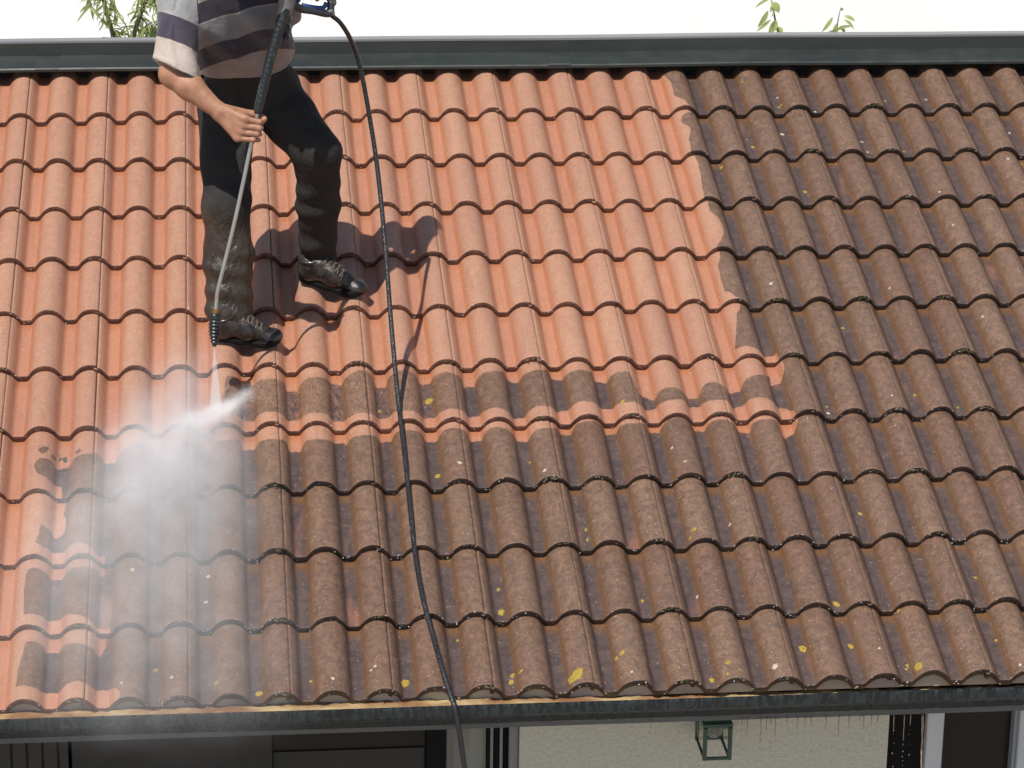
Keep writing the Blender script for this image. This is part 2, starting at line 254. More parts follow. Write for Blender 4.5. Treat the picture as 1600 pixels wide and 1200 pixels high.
# ---- tiles: one closed, slightly tilted solid each, all in the one roof covering
def build_tiles():
    du0, nu = .0016, 46
    uu = np.concatenate([[-.012, -.0015], np.linspace(du0, .3 - du0, nu), [.3 - du0 + .0001]])     # with a tongue under the left neighbour
    vis = np.concatenate([[0, .0008, .0020, .006], np.linspace(.016, .372, 42)])
    VV, FF, CL, PR, RN, FR = [], [], [], [], [], []
    nv = len(vis); nuu = len(uu); base = 0
    # top grid + front lower rows + bottom
    gi = np.arange(nuu * (nv + 4)).reshape(nv + 4, nuu)
    quads = np.stack([gi[:-1, :-1], gi[:-1, 1:], gi[1:, 1:], gi[1:, :-1]], -1).reshape(-1, 4)
    cl = np.concatenate([gi[-1][None], gi[0][None]])
    for c in range(0, 11):
        for s_ in range(-2, 16):
            r = RNG.random(8); wob = (r[0] - .5) * .0022; tv = (r[1] - .5) * .006; th = (r[2] - .5) * .0026; tilt = (r[3] - .5) * .016
            U = .3 * s_ + uu                                       # tile spans seam s_ .. s_+1
            N = nuu
            nz = np.cumsum(RNG.normal(0, 1, N)); nz = nz - np.linspace(nz[0], nz[-1], N); nz = nz / (abs(nz).max() + 1e-9)
            chip = np.zeros(N)
            for q in range(int(r[4] * 3)):
                k = RNG.integers(2, N - 2); chip += (.0015 + .0035 * RNG.random() ** 2) * np.exp(-((np.arange(N) - k) / (1 + 1.5 * RNG.random())) ** 2)
            vfront = -c * DV + tv + tilt * (uu - .15) + .0007 * nz + chip
            rowsU, rowsV, rowsH, fr = [], [], [], []
            # bottom back, bottom front, lower front edge, mid front
            P_ = prof(U)
            tongue = (uu < 0) * -.011 - (uu > .3 - du0 + .00005) * .010
            def H(vd): return P_ - .030 - .023 * vd / DV + tongue
            def put(vrel, h, f):
                rowsU.append(U + wob); rowsV.append(vfront + vrel); rowsH.append(h + th); fr.append(np.full(N, f))
            put(.36, H(.36) - .016, 0.); put(.02, H(.02) - .020, 0.); put(.0010, H(0) - .0222 + .0008 * nz, 1.); put(0 * U, H(0) - .010, 1.)
            for i, vd in enumerate(vis):
                e = max(0, .0020 - vd) ; drop = (.0020 - math.sqrt(max(0, .0020 ** 2 - e * e))) if e > 0 else 0
                put(vd, H(vd) - drop, 1. if i == 0 else (.5 if i == 1 else 0.))
            U_ = np.array(rowsU); V_ = np.array(rowsV); H_ = np.array(rowsH)
            VV.append(np.stack([U_, V_, H_], -1).reshape(-1, 3)); FR.append(np.array(fr).ravel())
            FF.append(quads + base)
            FF.append(np.stack([cl[0][:-1], cl[0][1:], cl[1][1:], cl[1][:-1]], -1) + base)   # back closing
            base += U_.size
            PR.append(np.broadcast_to(P_ / .042, U_.shape).ravel()); RN.append(np.full(U_.size, r[5]))
            # dirt
            b = -V_ / DV
            if U_.max() < -.35: d = np.full(U_.shape, -.2)
            elif U_.min() > 2.75 or c > 10: d = np.full(U_.shape, .2)
            else:
                d = np.full(U_.shape, -1.0)
                for q in DIRT.get(c, []):
                    poly = np.array([[float(x) for x in t.split(',')] for t in q.split()]); poly[:, 1] *= DV
                    d = np.maximum(d, poly_dist(U_, np.clip(b, c - 1.14, c + .04) * DV, poly))
            CL.append(np.clip(d, -.2, .2).ravel())
    V = np.concatenate(VV); F = np.concatenate(FF)
    return V, F, dict(dirt=np.concatenate(CL), prof=np.concatenate(PR), rnd=np.concatenate(RN), front=np.concatenate(FR))

T = NT('weathered_concrete_tile')
oc = T.obj(); X, Y, Z = T.sep(oc)
big = T.noise(oc, 9, 3); mid = T.noise(oc, 34, 4, .6); fine = T.noise(oc, 190, 3, .6); grain = T.noise(oc, 520, 2, .6)
d0 = T.attr('dirt')
wig = T.math('SUBTRACT', T.noise(oc, 55, 4, .6), .5)
# the washed band in the seventh course is ragged: swirls of half-removed dirt
bb = T.math('DIVIDE', T.math('MULTIPLY', Y, -1), DV)
in6 = T.math('MULTIPLY', T.math('MULTIPLY', T.rng(bb, 4.98, 5.02), T.rng(bb, 6.03, 5.97)), T.rng(X, 1.55, 1.35))
sw = T.noise(T.obj((1, .45, 1), (3, 1, 0)), 38, 3, .6, 2.6)
swirl = T.rng(T.math('ABSOLUTE', T.math('SUBTRACT', sw, .5)), .035, .012)
d1 = T.math('ADD', d0, T.math('MULTIPLY', wig, .006))
dirt = T.rng(d1, -.0009, .0009)
dirt = T.math('SUBTRACT', dirt, T.math('MULTIPLY', T.math('MULTIPLY', swirl, in6), .55), clamp=True)
# specks of dirt left close to the edge
edge = T.math('MULTIPLY', T.rng(d0, -.02, -.002), T.rng(T.noise(T.obj((1, .6, 1)), 120, 3, .65, 1.5), .56, .60))
edge = T.math('MULTIPLY', edge, T.math('MULTIPLY', T.rng(bb, 4.98, 5.02), T.rng(bb, 6.9, 6.5)))
dirt = T.math('MAXIMUM', dirt, T.math('MULTIPLY', edge, .55))
pr = T.attr('prof'); rnd = T.attr('rnd'); fr = T.attr('front')
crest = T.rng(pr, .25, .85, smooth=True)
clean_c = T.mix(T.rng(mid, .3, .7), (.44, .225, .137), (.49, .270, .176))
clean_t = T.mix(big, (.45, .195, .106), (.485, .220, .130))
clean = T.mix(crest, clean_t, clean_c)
clean = T.mix(T.rng(rnd, 0, 1, 0, .7), clean, T.mix(.5, clean, (.33, .15, .105)))
clean = T.mix(T.math('MULTIPLY', T.rng(T.noise(T.obj((1, .18, 1)), 26, 3, .6), .52, .70), .30), clean, (.30, .13, .085))
dirty_c = T.mix(T.rng(T.math('ADD', T.math('MULTIPLY', mid, .5), T.math('MULTIPLY', T.noise(oc, 85, 3, .6), .5)), .40, .62), (.144, .088, .058), (.258, .156, .101))
dirty_c = T.mix(T.rng(rnd, 0, 1), dirty_c, T.mix(1, dirty_c, (.86, .80, .80), 'MULTIPLY'))
dirty_c = T.mix(T.math('MULTIPLY', T.rng(T.noise(oc, 22, 5, .7), .58, .70), .7), dirty_c, (.085, .062, .055))
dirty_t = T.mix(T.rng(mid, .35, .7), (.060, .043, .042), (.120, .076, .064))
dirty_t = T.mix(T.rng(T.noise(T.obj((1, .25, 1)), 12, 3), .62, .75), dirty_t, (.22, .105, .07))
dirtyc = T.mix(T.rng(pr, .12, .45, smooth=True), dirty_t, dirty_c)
# rust coloured algae along the foot of each roll and under the edge of the next course
foot = T.math('MULTIPLY', T.rng(pr, .0, .16), T.rng(pr, .62, .2))
ph = T.math('FRACT', T.math('DIVIDE', T.math('ADD', X, 6.099), .15))
left = T.rng(ph, .56, .44)
fb = T.math('FRACT', T.math('ADD', bb, 20.0))
top = T.rng(T.math('ADD', fb, T.math('MULTIPLY', T.math('SUBTRACT', mid, .5), .12)), .16, .04)
rust = T.math('MULTIPLY', T.math('MAXIMUM', T.math('MULTIPLY', foot, T.math('MULTIPLY', left, T.rng(big, .2, .5))), T.math('MULTIPLY', top, T.rng(pr, .6, .1))), .9)
dirtyc = T.mix(rust, dirtyc, (.165, .078, .028))
clean = T.mix(T.math('MULTIPLY', rust, .65), clean, (.40, .135, .045))
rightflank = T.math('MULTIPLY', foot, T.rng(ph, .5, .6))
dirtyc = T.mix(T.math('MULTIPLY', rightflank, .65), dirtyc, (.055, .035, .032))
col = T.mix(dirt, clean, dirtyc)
# front faces of the tiles keep dark growth even where washed
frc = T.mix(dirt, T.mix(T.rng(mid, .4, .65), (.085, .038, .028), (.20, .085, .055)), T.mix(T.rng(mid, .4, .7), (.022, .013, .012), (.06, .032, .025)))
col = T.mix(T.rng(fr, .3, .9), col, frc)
col = T.mix(T.math('MULTIPLY', T.rng(T.noise(oc, 230, 2, .75), .38, .62), .6), col, T.mix(1, col, (.66, .60, .57), 'MULTIPLY'))
col = T.mix(T.math('MULTIPLY', T.rng(T.noise(oc, 330, 1), .60, .70), T.math('SUBTRACT', .32, T.math('MULTIPLY', dirt, .22))), col, (.62, .50, .42))
spk = T.voro(oc, 130); spk2 = T.voro(oc, 130, out=1)
fleck = T.math('MULTIPLY', T.rng(spk, .22, .13), T.rng(T.sep(spk2)[0], .91, .93))  # pale flecks painted into the colour as wet sparkle
col = T.mix(T.math('MULTIPLY', fleck, .75), col, (.80, .72, .66))
pit = T.math('MULTIPLY', T.rng(T.voro(oc, 46), .10, .06), T.rng(T.sep(T.voro(oc, 46, out=1))[1], .84, .86))
col = T.mix(T.math('MULTIPLY', pit, .6), col, (.04, .028, .024))
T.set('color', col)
wet = T.rng(big, .3, .75)
T.set('rough', T.math('ADD', T.mix(dirt, (.62, .62, .62), (.50, .50, .50)), T.math('MULTIPLY', wet, -.10)))
T.set('spec', .45)
hgt = T.math('ADD', T.math('ADD', T.math('MULTIPLY', grain, .55), T.math('MULTIPLY', fine, .9)), T.math('MULTIPLY', mid, 1.2))
nb = T.bump(hgt, .0022, 1.0)
T.set('normal', nb)
# a thin film of water that breaks into sparkles
T.set('coat', T.math('MULTIPLY', T.rng(T.noise(oc, 240, 2), .55, .62), .8))
T.set('coat_rough', .10)
cn = T.bump(T.noise(oc, 300, 2, .5), .0045, 1.0)
T.set('Coat Normal', cn)
V, F, at_ = build_tiles()
roof = mesh_obj('roof_tiles', V, F, T.m, None, True, at_)
roof.rotation_euler = (PITCH, 0, 0)
roof.parent = house; roof.location = Vector((0, 0, RIDGE0)) - house.location
tag(roof, 'washed orange tiles on the left and weathered brown tiles on the right')
def roof_child(name, V, F, mat, attrs=None, smooth=True, kind=None, label=None):
    o = mesh_obj(name, V, F, mat, None, smooth, attrs)
    o.rotation_euler = (PITCH, 0, 0); o.parent = house; o.location = Vector((0, 0, RIDGE0)) - house.location
    tag(o, kind=kind, label=label); return o
# ---- lichen rosettes: thin irregular crusts lying on the tiles
def build_lichen():
    VV, FF, K = [], [], []; n0 = 0
    spots = list(LICHEN)
    for i in range(70):
        u = RNG.uniform(2.6, 4.6); b = RNG.uniform(-.5, 9.9) if i % 2 else RNG.uniform(6.9, 9.9)
        if i % 2 == 0: u = RNG.uniform(.5, 4.6)
        spots.append((u, b, int(math.ceil(b)), RNG.uniform(.0012, .0034), int(RNG.random() < .6)))
    for u, b, c, r, k in spots:
        n = 18; rr = .72 * r * (1 + .16 * np.sin(np.arange(n) * 2 * math.pi / n * 2 + u * 40) + .10 * np.sin(np.arange(n) * 2 * math.pi / n * 5 + u * 90) + RNG.normal(0, .035, n)); th = np.arange(n) * 2 * math.pi / n
        v = -b * DV
        for ring, (q, lift) in enumerate(((0, .0016), (.55, .0018), (.9, .0012), (1.0, .0002))):
            uu_ = u + q * rr * np.cos(th) * .9; vv_ = v + q * rr * np.sin(th) * 1.1
            rr = rr; hh_ = hsurf(uu_, vv_, c) + lift + (RNG.normal(0, .0003, n) if ring in (1, 2) else 0)
            VV.append(np.stack([uu_, vv_, hh_], 1)); K += [k] * n
        for ring in range(3):
            a = n0 + ring * n
            FF += [[a + j, a + (j + 1) % n, a + n + (j + 1) % n, a + n + j][::-1] for j in range(n)]
        n0 += 4 * n
    return np.concatenate(VV), np.array(FF), dict(white=K)
LM = NT('lichen_crust', rough=.9)
lo = LM.obj()
ly = LM.mix(LM.noise(lo, 300, 3), (.27, .19, .02), (.42, .30, .04)); lw = LM.mix(LM.noise(lo, 300, 3), (.35, .30, .24), (.60, .52, .42))
LM.set('color', LM.mix(LM.math('MULTIPLY', LM.rng(LM.noise(lo, 150, 3, .6), .52, .60), .75), LM.mix(LM.attr('white'), ly, lw), (.16, .10, .06))); LM.set('normal', LM.bump(LM.noise(lo, 500, 2), .001, .8))
V, F, at_ = build_lichen()
roof_child('lichen', V, F, LM.m, at_, kind='stuff')
# ---- moss and grit lumps caught on the front edges, and drops of water hanging from them
def lumps(spots, seg=8, jit=.25, squash=.6):
    VV, FF = [], []; n0 = 0
    for (u, v, h, r) in spots:
        rings = 4; P_ = []
        for i in range(rings + 1):
            ph_ = math.pi * i / rings
            for j in range(seg):
                t = 2 * math.pi * j / seg
                q = r * (1 + jit * (RNG.random() - .5) * 2)
                P_.append((u + q * math.sin(ph_) * math.cos(t) * 1.2, v + q * math.sin(ph_) * math.sin(t) * .8, h + q * math.cos(ph_) * squash))
        VV.append(np.array(P_))
        FF += [[n0 + i * seg + j, n0 + (i + 1) * seg + j, n0 + (i + 1) * seg + (j + 1) % seg, n0 + i * seg + (j + 1) % seg] for i in range(rings) for j in range(seg)]
        n0 += len(P_)
    return np.concatenate(VV), np.array(FF)
sp = []
for c in range(0, 11):
    for s_ in range(0, 16):
        u0 = .3 * s_
        if u0 < 2.5 and c < 5: continue
        if RNG.random() < (.75 if c > 5 else .45):
            for q in range(RNG.integers(4, 14)):
                u = u0 - .025 + RNG.normal(0, .014); v = -c * DV - .001 - .003 * RNG.random()
                sp.append((u, v, float(hsurf(u, v, c)) - .002 - .010 * RNG.random(), RNG.uniform(.0018, .0042)))
MM = NT('moss', rough=.95); mo = MM.obj()
MM.set('color', MM.mix(MM.rng(MM.noise(mo, 14, 2), .45, .6), MM.mix(MM.noise(mo, 200, 2), (.05, .06, .02), (.12, .13, .04)), (.20, .17, .13)))
V, F = lumps(sp); roof_child('moss', V, F, MM.m, kind='stuff')
sp = []
for i in range(3000):
    c = int(RNG.choice(11, p=np.array([3, 3, 3, 4, 6, 9, 12, 14, 16, 16, 14]) / 100.)); u = RNG.uniform(-.3, 4.4)
    if RNG.random() < .6:
        v = -c * DV + RNG.uniform(-.003, .001); h = float(hsurf(u, v, c)) - RNG.uniform(.0, .018) ; r = RNG.uniform(.0008, .0022)
        if v > -c * DV: h = float(hsurf(u, v, c))
        if float(prof(u)) > .012 and RNG.random() < .6: continue
    else:
        v = -c * DV + RNG.random() * .3; h = float(hsurf(u, v, c)); r = RNG.uniform(.0004, .0010)
    sp.append((u, v, h, r))
WD = NT('water_drop', color=(.92, .93, .95), rough=.25, trans=.45, ior=1.33)  # pale, half-opaque body colour stands in for the drops' sun glints
V, F = lumps(sp, 8, .06, .8); roof_child('water_drops', V, F, WD.m, kind='stuff')
# ------------------------------------------------------------------ ridge flashing, gutter, wall
PM = NT('green_painted_sheet_metal', metal=.0, rough=.34, spec=.5); po = PM.obj()
PM.set('color', PM.mix(PM.rng(PM.noise(PM.obj((.3, 1, 1)), 7, 5, .65), .35, .7), (.020, .025, .024), (.034, .041, .036)))
PM.set('rough', PM.rng(PM.noise(po, 14, 4), .3, .7, .28, .5)); PM.set('normal', PM.bump(PM.noise(PM.obj((.15, 1, 1)), 3, 3), .006, .35))
def extrude_x(name, prof_pts, x0, x1, mat, n=40, parent=house, wob=0.0, smooth=False, label=None):
    """prof_pts: closed loop of (y, z) in world, clockwise or not; extruded along the eave with faint waviness"""
    P_ = np.array(prof_pts); xs = np.linspace(x0, x1, n); k = len(P_); V = []
    for x in xs:
        d = wob * math.sin(x * 2.3 + 1) + wob * .6 * math.sin(x * 5.1)
        V.append(np.column_stack([np.full(k, x), P_[:, 0], P_[:, 1] + d]))
    V = np.concatenate(V)
    F = [[i * k + j, i * k + (j + 1) % k, (i + 1) * k + (j + 1) % k, (i + 1) * k + j] for i in range(n - 1) for j in range(k)]
    F += [list(range(k))[::-1], [(n - 1) * k + j for j in range(k)]]
    b = MB(); b.add(V, F); return b.build(name, mat, parent, smooth, label=label)
def sheet(pts, th):
    """turn an open polyline (y, z) into a closed thin loop"""
    P_ = np.array(pts, float); T_ = np.gradient(P_, axis=0); T_ /= np.linalg.norm(T_, axis=1)[:, None]; N_ = np.stack([-T_[:, 1], T_[:, 0]], 1)
    return np.vstack([P_, (P_ - N_ * th)[::-1]])
def rw(v, h): q = r2w(0, v, h); return (q[1], q[2])
y0, z0 = rw(.288, .026); y1, z1 = rw(.376, .030)
drip = rw(.284, .014)
top_z = z1 + .056
fl = [drip, (y0 - .001, z0 - .003), (y0 + .003, z0 + .002), (y1, z1), (y1 + .002, z1 + .001), (y1 + .004, top_z - .003), (y1 + .007, top_z), (y1 + .048, top_z + .002), (y1 + .051, top_z - .002), (y1 + .051, top_z - .09)]
flash = extrude_x('ridge_flashing', sheet(fl, .0012), -1.2, 5.2, PM.m, 60, wob=.0016)
CPM = NT('sheen_toned_cap', metal=.3, rough=.38); CPM.set('color', CPM.mix(CPM.noise(CPM.obj((.3, 1, 1)), 9, 4), (.16, .165, .175), (.27, .27, .28)))  # the cap's reflected sheen is painted in as a paler metal
cap_pts = [(y1 + .0045, top_z - .009), (y1 + .0025, top_z - .006), (y1 + .0025, top_z + .0012), (y1 + .006, top_z + .0035), (y1 + .052, top_z + .0042), (y1 + .055, top_z + .001), (y1 + .055, top_z - .02)]
extrude_x('ridge_cap', sheet(cap_pts, .001), -1.2, 5.2, CPM.m, 60, wob=.0016)
for xj in (.02, 2.02, 4.02):
    jp = [(a_ + (0.0 if i else -.001), b_ + .0022) for i, (a_, b_) in enumerate(fl[1:4])] + [(fl[4][0] - .0022, fl[4][1] + .002), (fl[5][0] - .0022, fl[5][1] - .006)]
    extrude_x('sheet_overlap', sheet(jp, .001), xj, xj + .09, PM.m, 3)
# a dark board under the flashing, behind the tiles' top ends, and the roof deck
DK = NT('dark_timber', color=(.018, .015, .013), rough=.8)
b = MB(); b.box((-1.15, y1 + .012, z1 - .25), (5.15, y1 + .045, top_z - .008)); b.build('ridge_board', DK.m, house)
q0 = r2w(0, .33, -.075); q1 = r2w(0, -2.95, -.075)
b = MB(); b.add([(-1.1, q0[1], q0[2]), (5.1, q0[1], q0[2]), (5.1, q1[1], q1[2]), (-1.1, q1[1], q1[2]), (-1.1, q0[1], q0[2] - .03), (5.1, q0[1], q0[2] - .03), (5.1, q1[1], q1[2] - .03), (-1.1, q1[1], q1[2] - .03)],
      [[0, 1, 2, 3], [7, 6, 5, 4], [0, 4, 5, 1], [1, 5, 6, 2], [2, 6, 7, 3], [3, 7, 4, 0]]); b.build('roof_deck', DK.m, house)
# ---- eave: fascia board seen through the arches of the last course, gutter, lower fascia
ev = r2w(0, -10 * DV, 0); EY, EZ = ev[1], ev[2]
FB = NT('fascia_paint', rough=.75); fo = FB.obj()
FB.set('color', FB.mix(FB.noise(FB.obj((.4, 1, 3)), 12, 4), (.46, .41, .33), (.56, .50, .41)))
us = np.linspace(-.6, 4.8, 900); V = []
for yb__ in (EY + .030, EY + .042):
    vv_ = (yb__ - EY) / CP - 10 * DV
    tp = np.array([r2w(u_, vv_, float(hsurf(u_, vv_, 10)) - .0245)[2] for u_ in us])
    V += [np.column_stack([us, np.full(900, yb__), tp]), np.column_stack([us, np.full(900, yb__), np.full(900, EZ - .053)])]
V = np.concatenate(V); i_ = np.arange(899)
F = np.concatenate([np.stack([i_ + 900, i_ + 901, i_ + 1, i_], 1), np.stack([i_ + 1800, i_ + 1801, i_ + 2701, i_ + 2700], 1), np.stack([i_, i_ + 1, i_ + 1801, i_ + 1800], 1), np.stack([i_ + 2700, i_ + 2701, i_ + 901, i_ + 900], 1)])
mesh_obj('eave_closure_strip', V, F, FB.m, house, False)
b = MB(); b.box((-1.1, EY + .120, EZ - .150), (5.1, EY + .142, EZ - .027)); b.build('fascia_board', FB.m, house)
GM = NT('dark_green_gutter_metal', rough=.42, spec=.5); go = GM.obj()
stain = GM.rng(GM.noise(GM.obj((1, 1, .35), (0, 2, 0)), 60, 4, .6, .6), .45, .58)
zz = GM.sep(go)[2]
GM.set('color', GM.mix(GM.math('MULTIPLY', stain, GM.rng(zz, -.012, .008)), (.006, .007, .008), (.018, .025, .027)))
GM.set('rough', GM.rng(stain, 0, 1, .25, .6))
GX0, GX1 = -1.2, 5.2
gl = at(700, 1104.5, EY - .045)      # the lip as seen in the photograph
GY, GZ = EY - .045, gl[2]
gp = [(GY + .004, GZ - .006), (GY + .007, GZ - .002), (GY + .004, GZ + .001), (GY, GZ), (GY - .001, GZ - .004), (GY, GZ - .031), (GY + .004, GZ - .035), (GY + .010, GZ - .038), (GY + .013, GZ - .044), (GY + .015, GZ - .062), (GY + .028, GZ - .070), (GY + .090, GZ - .070), (GY + .098, GZ - .064), (GY + .098, GZ - .025)]
gut = extrude_x('gutter', sheet(gp, .0015), GX0, GX1, GM.m, 50, wob=.0012)
# silt and washed-off grime lying wet in the gutter
SM = NT('wet_silt', rough=.18, spec=.6); so = SM.obj()
SM.set('color', SM.mix(SM.rng(SM.noise(SM.obj((.5, 1, 1)), 9, 4), .4, .6), (.50, .38, .20), (.24, .12, .06))); SM.set('normal', SM.bump(SM.noise(so, 60, 3), .004, .7))
xs = np.linspace(-1.1, 5.1, 240); ys = np.linspace(GY + .008, GY + .094, 9)
V = []; 
for x in xs:
    lvl = GZ - .007 - .028 * (1 / (1 + math.exp(-(x - 2.0) * 3)))
    for y in ys: V.append((x, y, lvl + .004 * math.sin(x * 23 + y * 90) * math.sin(x * 61) + .003 * math.sin(x * 140 + y * 300)))
F = [[i * 9 + j, (i + 1) * 9 + j, (i + 1) * 9 + j + 1, i * 9 + j + 1] for i in range(239) for j in range(8)]
o = mesh_obj('gutter_silt', V, F, SM.m, house, True); tag(o, kind='stuff')
# gutter brackets glimpsed in two arches
for x in (at(362, 1095, EY)[0], at(1450, 1062, EY)[0], at(-200, 1090, EY)[0], at(900, 1090, EY)[0] + 9):
    if x > 5: continue
    b = MB(); b.box((x - .008, EY + .048, EZ - .14), (x + .008, EY + .058, GZ - .030)); b.box((x - .007, EY + .0585, GZ - .05), (x + .007, EY + .070, EZ - .045)); b.build('gutter_bracket', GM.m, house)
# soffit and lower fascia (grey board below the gutter)
GB = NT('grey_board', rough=.7); GB.set('color', GB.mix(GB.noise(GB.obj((.3, 1, 1)), 9, 3), (.11, .105, .10), (.15, .145, .14)))
FZ = at(900, 1133, EY + .062)[2]
b = MB(); b.box((GX0 + .05, EY + .062, FZ), (GX1 - .05, EY + .082, EZ - .11)); b.build('lower_fascia', GB.m, house)
b = MB(); b.box((GX0 + .05, EY + .0825, FZ + .012), (GX1 - .05, EY + .45, FZ + .03)); b.build('soffit', GB.m, house)
# ---- the wall under the eave
WY = EY + .30
def wx(px, py=1165): return at(px, py, WY)[0]
def wz(py, px=1000): return at(px, py, WY)[2]
PL = NT('rough_cast_render', rough=.9); plo = PL.obj()
lump = PL.noise(plo, 75, 3, .55)
drips = PL.rng(PL.noise(PL.obj((1, 1, .06), (1, 0, 0)), 30, 3, .55), .60, .68)
zr = PL.sep(plo)[2]; 
PL.set('color', PL.mix(PL.math('MULTIPLY', PL.math('MULTIPLY', drips, PL.rng(zr, .90, 1.09)), .55), PL.mix(PL.rng(lump, .3, .7), (.52, .475, .375), (.61, .56, .455)), (.30, .18, .12)))
PL.set('normal', PL.bump(lump, .006, .8))
zt = FZ + .011
segs = [(2.0, None)]
XA, XB, XC, XD = wx(812), wx(1387), wx(1446), wx(1600)
wall = MB(); wall.box((XA, WY, 0), (XB, WY + .25, zt)); wall.box((XD + .02, WY, 0), (5.3, WY + .25, zt)); wall.box((-1.3, WY, 0), (wx(-230), WY + .25, zt))
# openings below the sills and the back of the house
wall.box((wx(-230), WY, 0), (XA, WY + .25, .25)); wall.box((XB, WY, 0), (XD + .02, WY + .25, .25))
wallo = wall.build('front_wall', PL.m, house, loc=((XA + XB) / 2, WY, 1.5))
b = MB(); b.box((-1.3, WY + .25, 0), (-1.15, y1 + .06, zt)); b.box((5.15, WY + .25, 0), (5.3, y1 + .06, zt)); b.box((-1.15, y1 - .10, 0), (5.15, y1 + .05, z1 - .26)); b.build('rear_and_side_wall', PL.m, house)
b = MB(); b.box((-1.15, WY + .251, .02), (5.15, y1 - .11, .06)); b.build('interior_floor', DK.m, house)
b = MB(); b.box((-1.15, WY + .252, zt + .03), (5.15, WY + 2.2, zt + .06)); b.build('interior_ceiling', DK.m, house)
# materials of the openings
GL = NT('dark_window_glass', color=(.020, .014, .011), rough=.25, spec=.2)
WF = NT('white_window_frame', rough=.4); WF.set('color', WF.mix(WF.noise(WF.obj(), 20, 3), (.50, .50, .50), (.58, .58, .58)))
AF = NT('grey_aluminium_frame', color=(.23, .22, .21), rough=.4, metal=.0)
BF = NT('black_frame', color=(.010, .010, .010), rough=.8, spec=.1)
CU = NT('beige_curtain', rough=.9); CU.set('color', CU.mix(CU.rng(CU.noise(CU.obj((1, 1, .1)), 30, 2), .4, .6), (.20, .18, .15), (.27, .25, .21)))
# big sliding window on the left
win = MB(); x0, x1 = wx(-230), wx(763)
win.box((wx(797), WY + .02, .25), (XA, WY + .09, zt), .004)
wo = win.build('window', AF.m, house)
tag(wo, 'wide dark sliding window')
bx = MB()
for a, c in ((763, 768), (773, 783), (788, 797)): bx.box((wx(a), WY + .03 + .01 * (a % 3), .25), (wx(c), WY + .08, zt - .001), .003)
bx.build('sliding_track', BF.m, wo)
bx = MB()
for a, c in ((768, 773), (783, 788)): bx.box((wx(a) + .0005, WY + .045, .25), (wx(c) - .0005, WY + .075, zt - .002))
bx.build('track_gap', AF.m, wo)
bx = MB(); bx.box((wx(700), WY + .06, .3), (wx(762), WY + .07, zt - .001)); bx.build('curtain', CU.m, wo)
bx = MB(); bx.box((wx(667), WY + .035, .25), (wx(699), WY + .075, zt - .0015), .004); bx.build('frame', BF.m, wo)
bx = MB(); bx.box((wx(426), WY + .055, .3), (wx(666), WY + .06, zt - .001)); bx.build('pane', GL.m, wo)
RB = NT('roller_blind', rough=.85); RB.set('color', RB.mix(RB.noise(RB.obj(), 20, 3), (.030, .027, .024), (.045, .040, .035)))
zb = at(540, 1183, WY)[2]
bx = MB(); bx.box((wx(427), WY + .048, .3), (wx(664), WY + .054, zb)); bx.build('blind', RB.m, wo)
bx = MB(); bx.box((wx(105), WY + .03, .3), (wx(425), WY + .05, zt - .0025)); bx.build('side_panel', RB.m, wo)
cl_ = MB(); xx_ = x0
while xx_ < wx(104):
    cl_.box((xx_, WY + .03, .3), (xx_ + .044, WY + .05, zt - .002), .004); xx_ += .047
cl_.build('timber_slat', NT('dark_stained_timber', color=(.035, .030, .027), rough=.7).m, wo)
# white framed window on the right
w2 = MB(); w2.box((wx(1446), WY - .01, .25), (wx(1472), WY + .08, zt - .001), .004); w2.box((wx(1590), WY - .008, .25), (XD + .02, WY + .08, zt - .001), .004)
w2o = w2.build('window', WF.m, house); tag(w2o, 'white framed window with dark glass')
bx = MB(); bx.box((wx(1472), WY + .05, .3), (wx(1590), WY + .06, zt - .002)); bx.build('pane', GL.m, w2o)
bx = MB(); bx.box((wx(1584), WY + .01, .25), (wx(1590) - .0005, WY + .07, zt - .0015), .002); bx.build('frame', NT('blue_grey_reveal', color=(.28, .29, .32), rough=.5).m, w2o)
bx = MB(); bx.box((XB, WY + .02, .25), (wx(1446) - .002, WY + .06, zt - .0015), .003); bx.build('black_reveal', BF.m, w2o)
# dirty water running off: thin brown threads and beads
ST = NT('dirty_water', color=(.55, .36, .25), rough=.15, trans=.35, ior=1.33)
dr = MB(); rr = random.Random(3)
for px, ln in [(1017, 14), (1160, 10), (1168, 26), (1189, 40), (1198, 22), (1205, 12), (1212, 30), (1230, 12), (1246, 20), (1258, 9), (1268, 14), (1291, 20), (1311, 32), (1327, 18), (1344, 10), (1350, 22), (1362, 16), (1372, 12), (1397, 26), (1413, 40), (1423, 16), (1442, 86)]:
    yy = 1122 - (px - 1150) * .02; Yd = EY + .058
    top_ = at(px, yy, Yd); bot = at(px - ln * .03, yy + ln, Yd)
    n = max(3, ln // 5); t = np.linspace(0, 1, n + 1)[:, None]; P_ = np.array(top_) * (1 - t) + np.array(bot) * t
    P_[:, 0] += np.array([rr.uniform(-.0008, .0008) for _ in range(n + 1)])
    r_ = (.0030 if px == 1442 else .0016) * np.array([1.1 - .5 * (i / n) + rr.uniform(-.15, .25) for i in range(n + 1)])
    dr.tube(P_, r_, 8)
    yb = yy + ln + rr.uniform(4, 12)
    while yb < 1200:
        c_ = at(px + rr.uniform(-1.5, 1.5) - (yb - yy) * .03, yb, Yd); L_ = rr.uniform(.001, .005); q = rr.uniform(.0008, .0018)
        dr.tube([c_ + [0, 0, L_], c_ + [0, 0, L_ * .3], c_ - [0, 0, L_ * .5]], [q * .3, q, q * .4], 6); yb += rr.uniform(4, 22)
dr = dr.build('runoff_drips', ST.m, None, True); tag(dr, kind='stuff', label='thin threads and beads of brown water dripping off the gutter over the pale wall')
dr.name = 'dripping_water'
